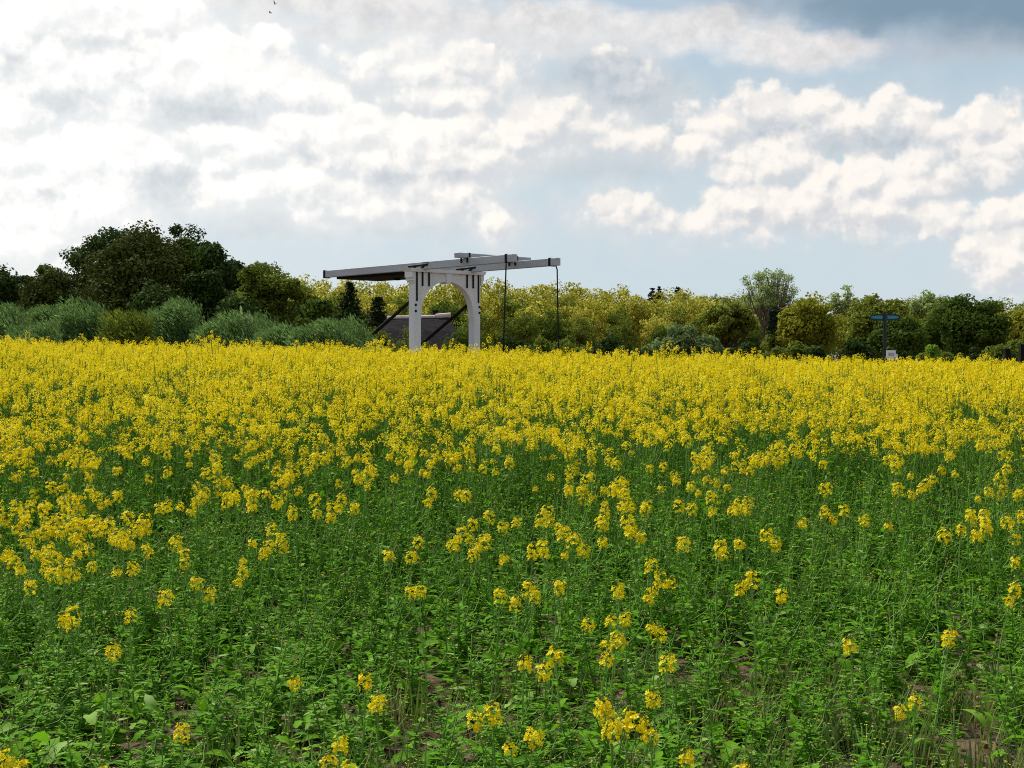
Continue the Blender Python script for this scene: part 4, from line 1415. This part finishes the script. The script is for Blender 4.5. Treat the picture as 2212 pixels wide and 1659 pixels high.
T(690, 762, 302, 110, 64, 'mid', 'wide olive oak with dark forked trunk at right of the grey bush', 1.9, 75, 120, .27, trunk_r=.32, limbs=30, cl=(.12, .2))
T(838, 915, 291, 106, 65, 'mid', 'leafy green tree behind the teal signpost', .6, 95, 150, .26, cl=(.1, .2))
T(915, 1012, 291, 100, 66, 'deep', 'large dark green tree right of the teal signpost', .6, 120, 170, .25, cl=(.1, .2), depth=7)
T(868, 930, 312, 92, 67, 'deep', 'dark tree directly behind the pole of the teal signpost', .4, 80, 150, .24)
T(1000, 1060, 300, 104, 68, 'amber', 'amber tree at the right edge above the black posts', .5, 70, 130, .26)
T(826, 862, 283, 160, 69, 'bare', 'sparse tree top showing branches over the wood left of the teal signpost', 4, 44, 40, .28, shoots=4, limbs=44, cl=(.1, .2))
T(905, 948, 289, 158, 70, 'bare', 'sparse brownish rounded tree top behind the large dark tree', 4, 50, 60, .28, shoots=3, limbs=44, cl=(.1, .2))
T(640, 728, 318, 84, 71, 'grey', 'grey-green bush with fine twigs right of the drawbridge', .05, 60, 200, .2, 'dome', None, 'willow_bush', 'bush', trunk_r=.06, limbs=14, cl=(.14, .24), depth=3)
T(575, 660, 333, 80, 72, 'dark', 'low dark hedge-like bush left of the grey-green bush', .05, 55, 150, .2, 'dome', None, 'bush', 'bush', trunk_r=.06, limbs=10, depth=3)
T(520, 590, 330, 86, 73, 'olive', 'low olive bush behind the hanger rods of the drawbridge', .05, 50, 150, .2, 'dome', None, 'bush', 'bush', trunk_r=.06, limbs=10, depth=3)
T(765, 835, 338, 76, 74, 'olive', 'low olive bush in front of the amber tree', .05, 50, 160, .2, 'dome', None, 'bush', 'bush', trunk_r=.06, limbs=10, depth=3)
T(921, 945, 340, 48, 75, 'lime', 'small bright lime green bush in front of the large dark tree', .05, 34, 170, .11, 'dome', None, 'bush', 'bush', trunk_r=.03, limbs=8, depth=.9)
T(975, 1050, 334, 70, 76, 'olive', 'olive bush behind the black posts at the right edge', .05, 50, 170, .18, 'dome', None, 'bush', 'bush', trunk_r=.05, limbs=10, depth=3)
T(715, 772, 340, 74, 77, 'dark', 'low dark bush under the wide olive oak', .05, 46, 150, .2, 'dome', None, 'bush', 'bush', trunk_r=.05, limbs=10, depth=3)
T(835, 880, 338, 70, 78, 'dark', 'low dark bush left of the signpost pole', .05, 46, 150, .2, 'dome', None, 'bush', 'bush', trunk_r=.05, limbs=10, depth=2)

GH = 'low dark bushes along the far edge of the field'
for k, (a, b_, yt, Y) in enumerate(((548, 605, 341, 66), (598, 650, 344, 63), (645, 700, 343, 65), (752, 800, 345, 62), (790, 842, 345, 64), (872, 918, 346, 62), (905, 960, 346, 66), (945, 1000, 345, 63), (985, 1045, 347, 67), (505, 552, 340, 68), (700, 735, 345, 66), (385, 425, 340, 84), (440, 485, 340, 86))):
    T(a, b_, yt, Y, 140 + k, 'dark' if k % 3 else 'olive', 'low dark bush at the far edge of the yellow field' if k % 3 else 'low olive green bush at the far edge of the yellow field', .03, 40, 150, .17, 'dome', GH, 'bush', 'bush', trunk_r=.05, limbs=8, depth=2.5)
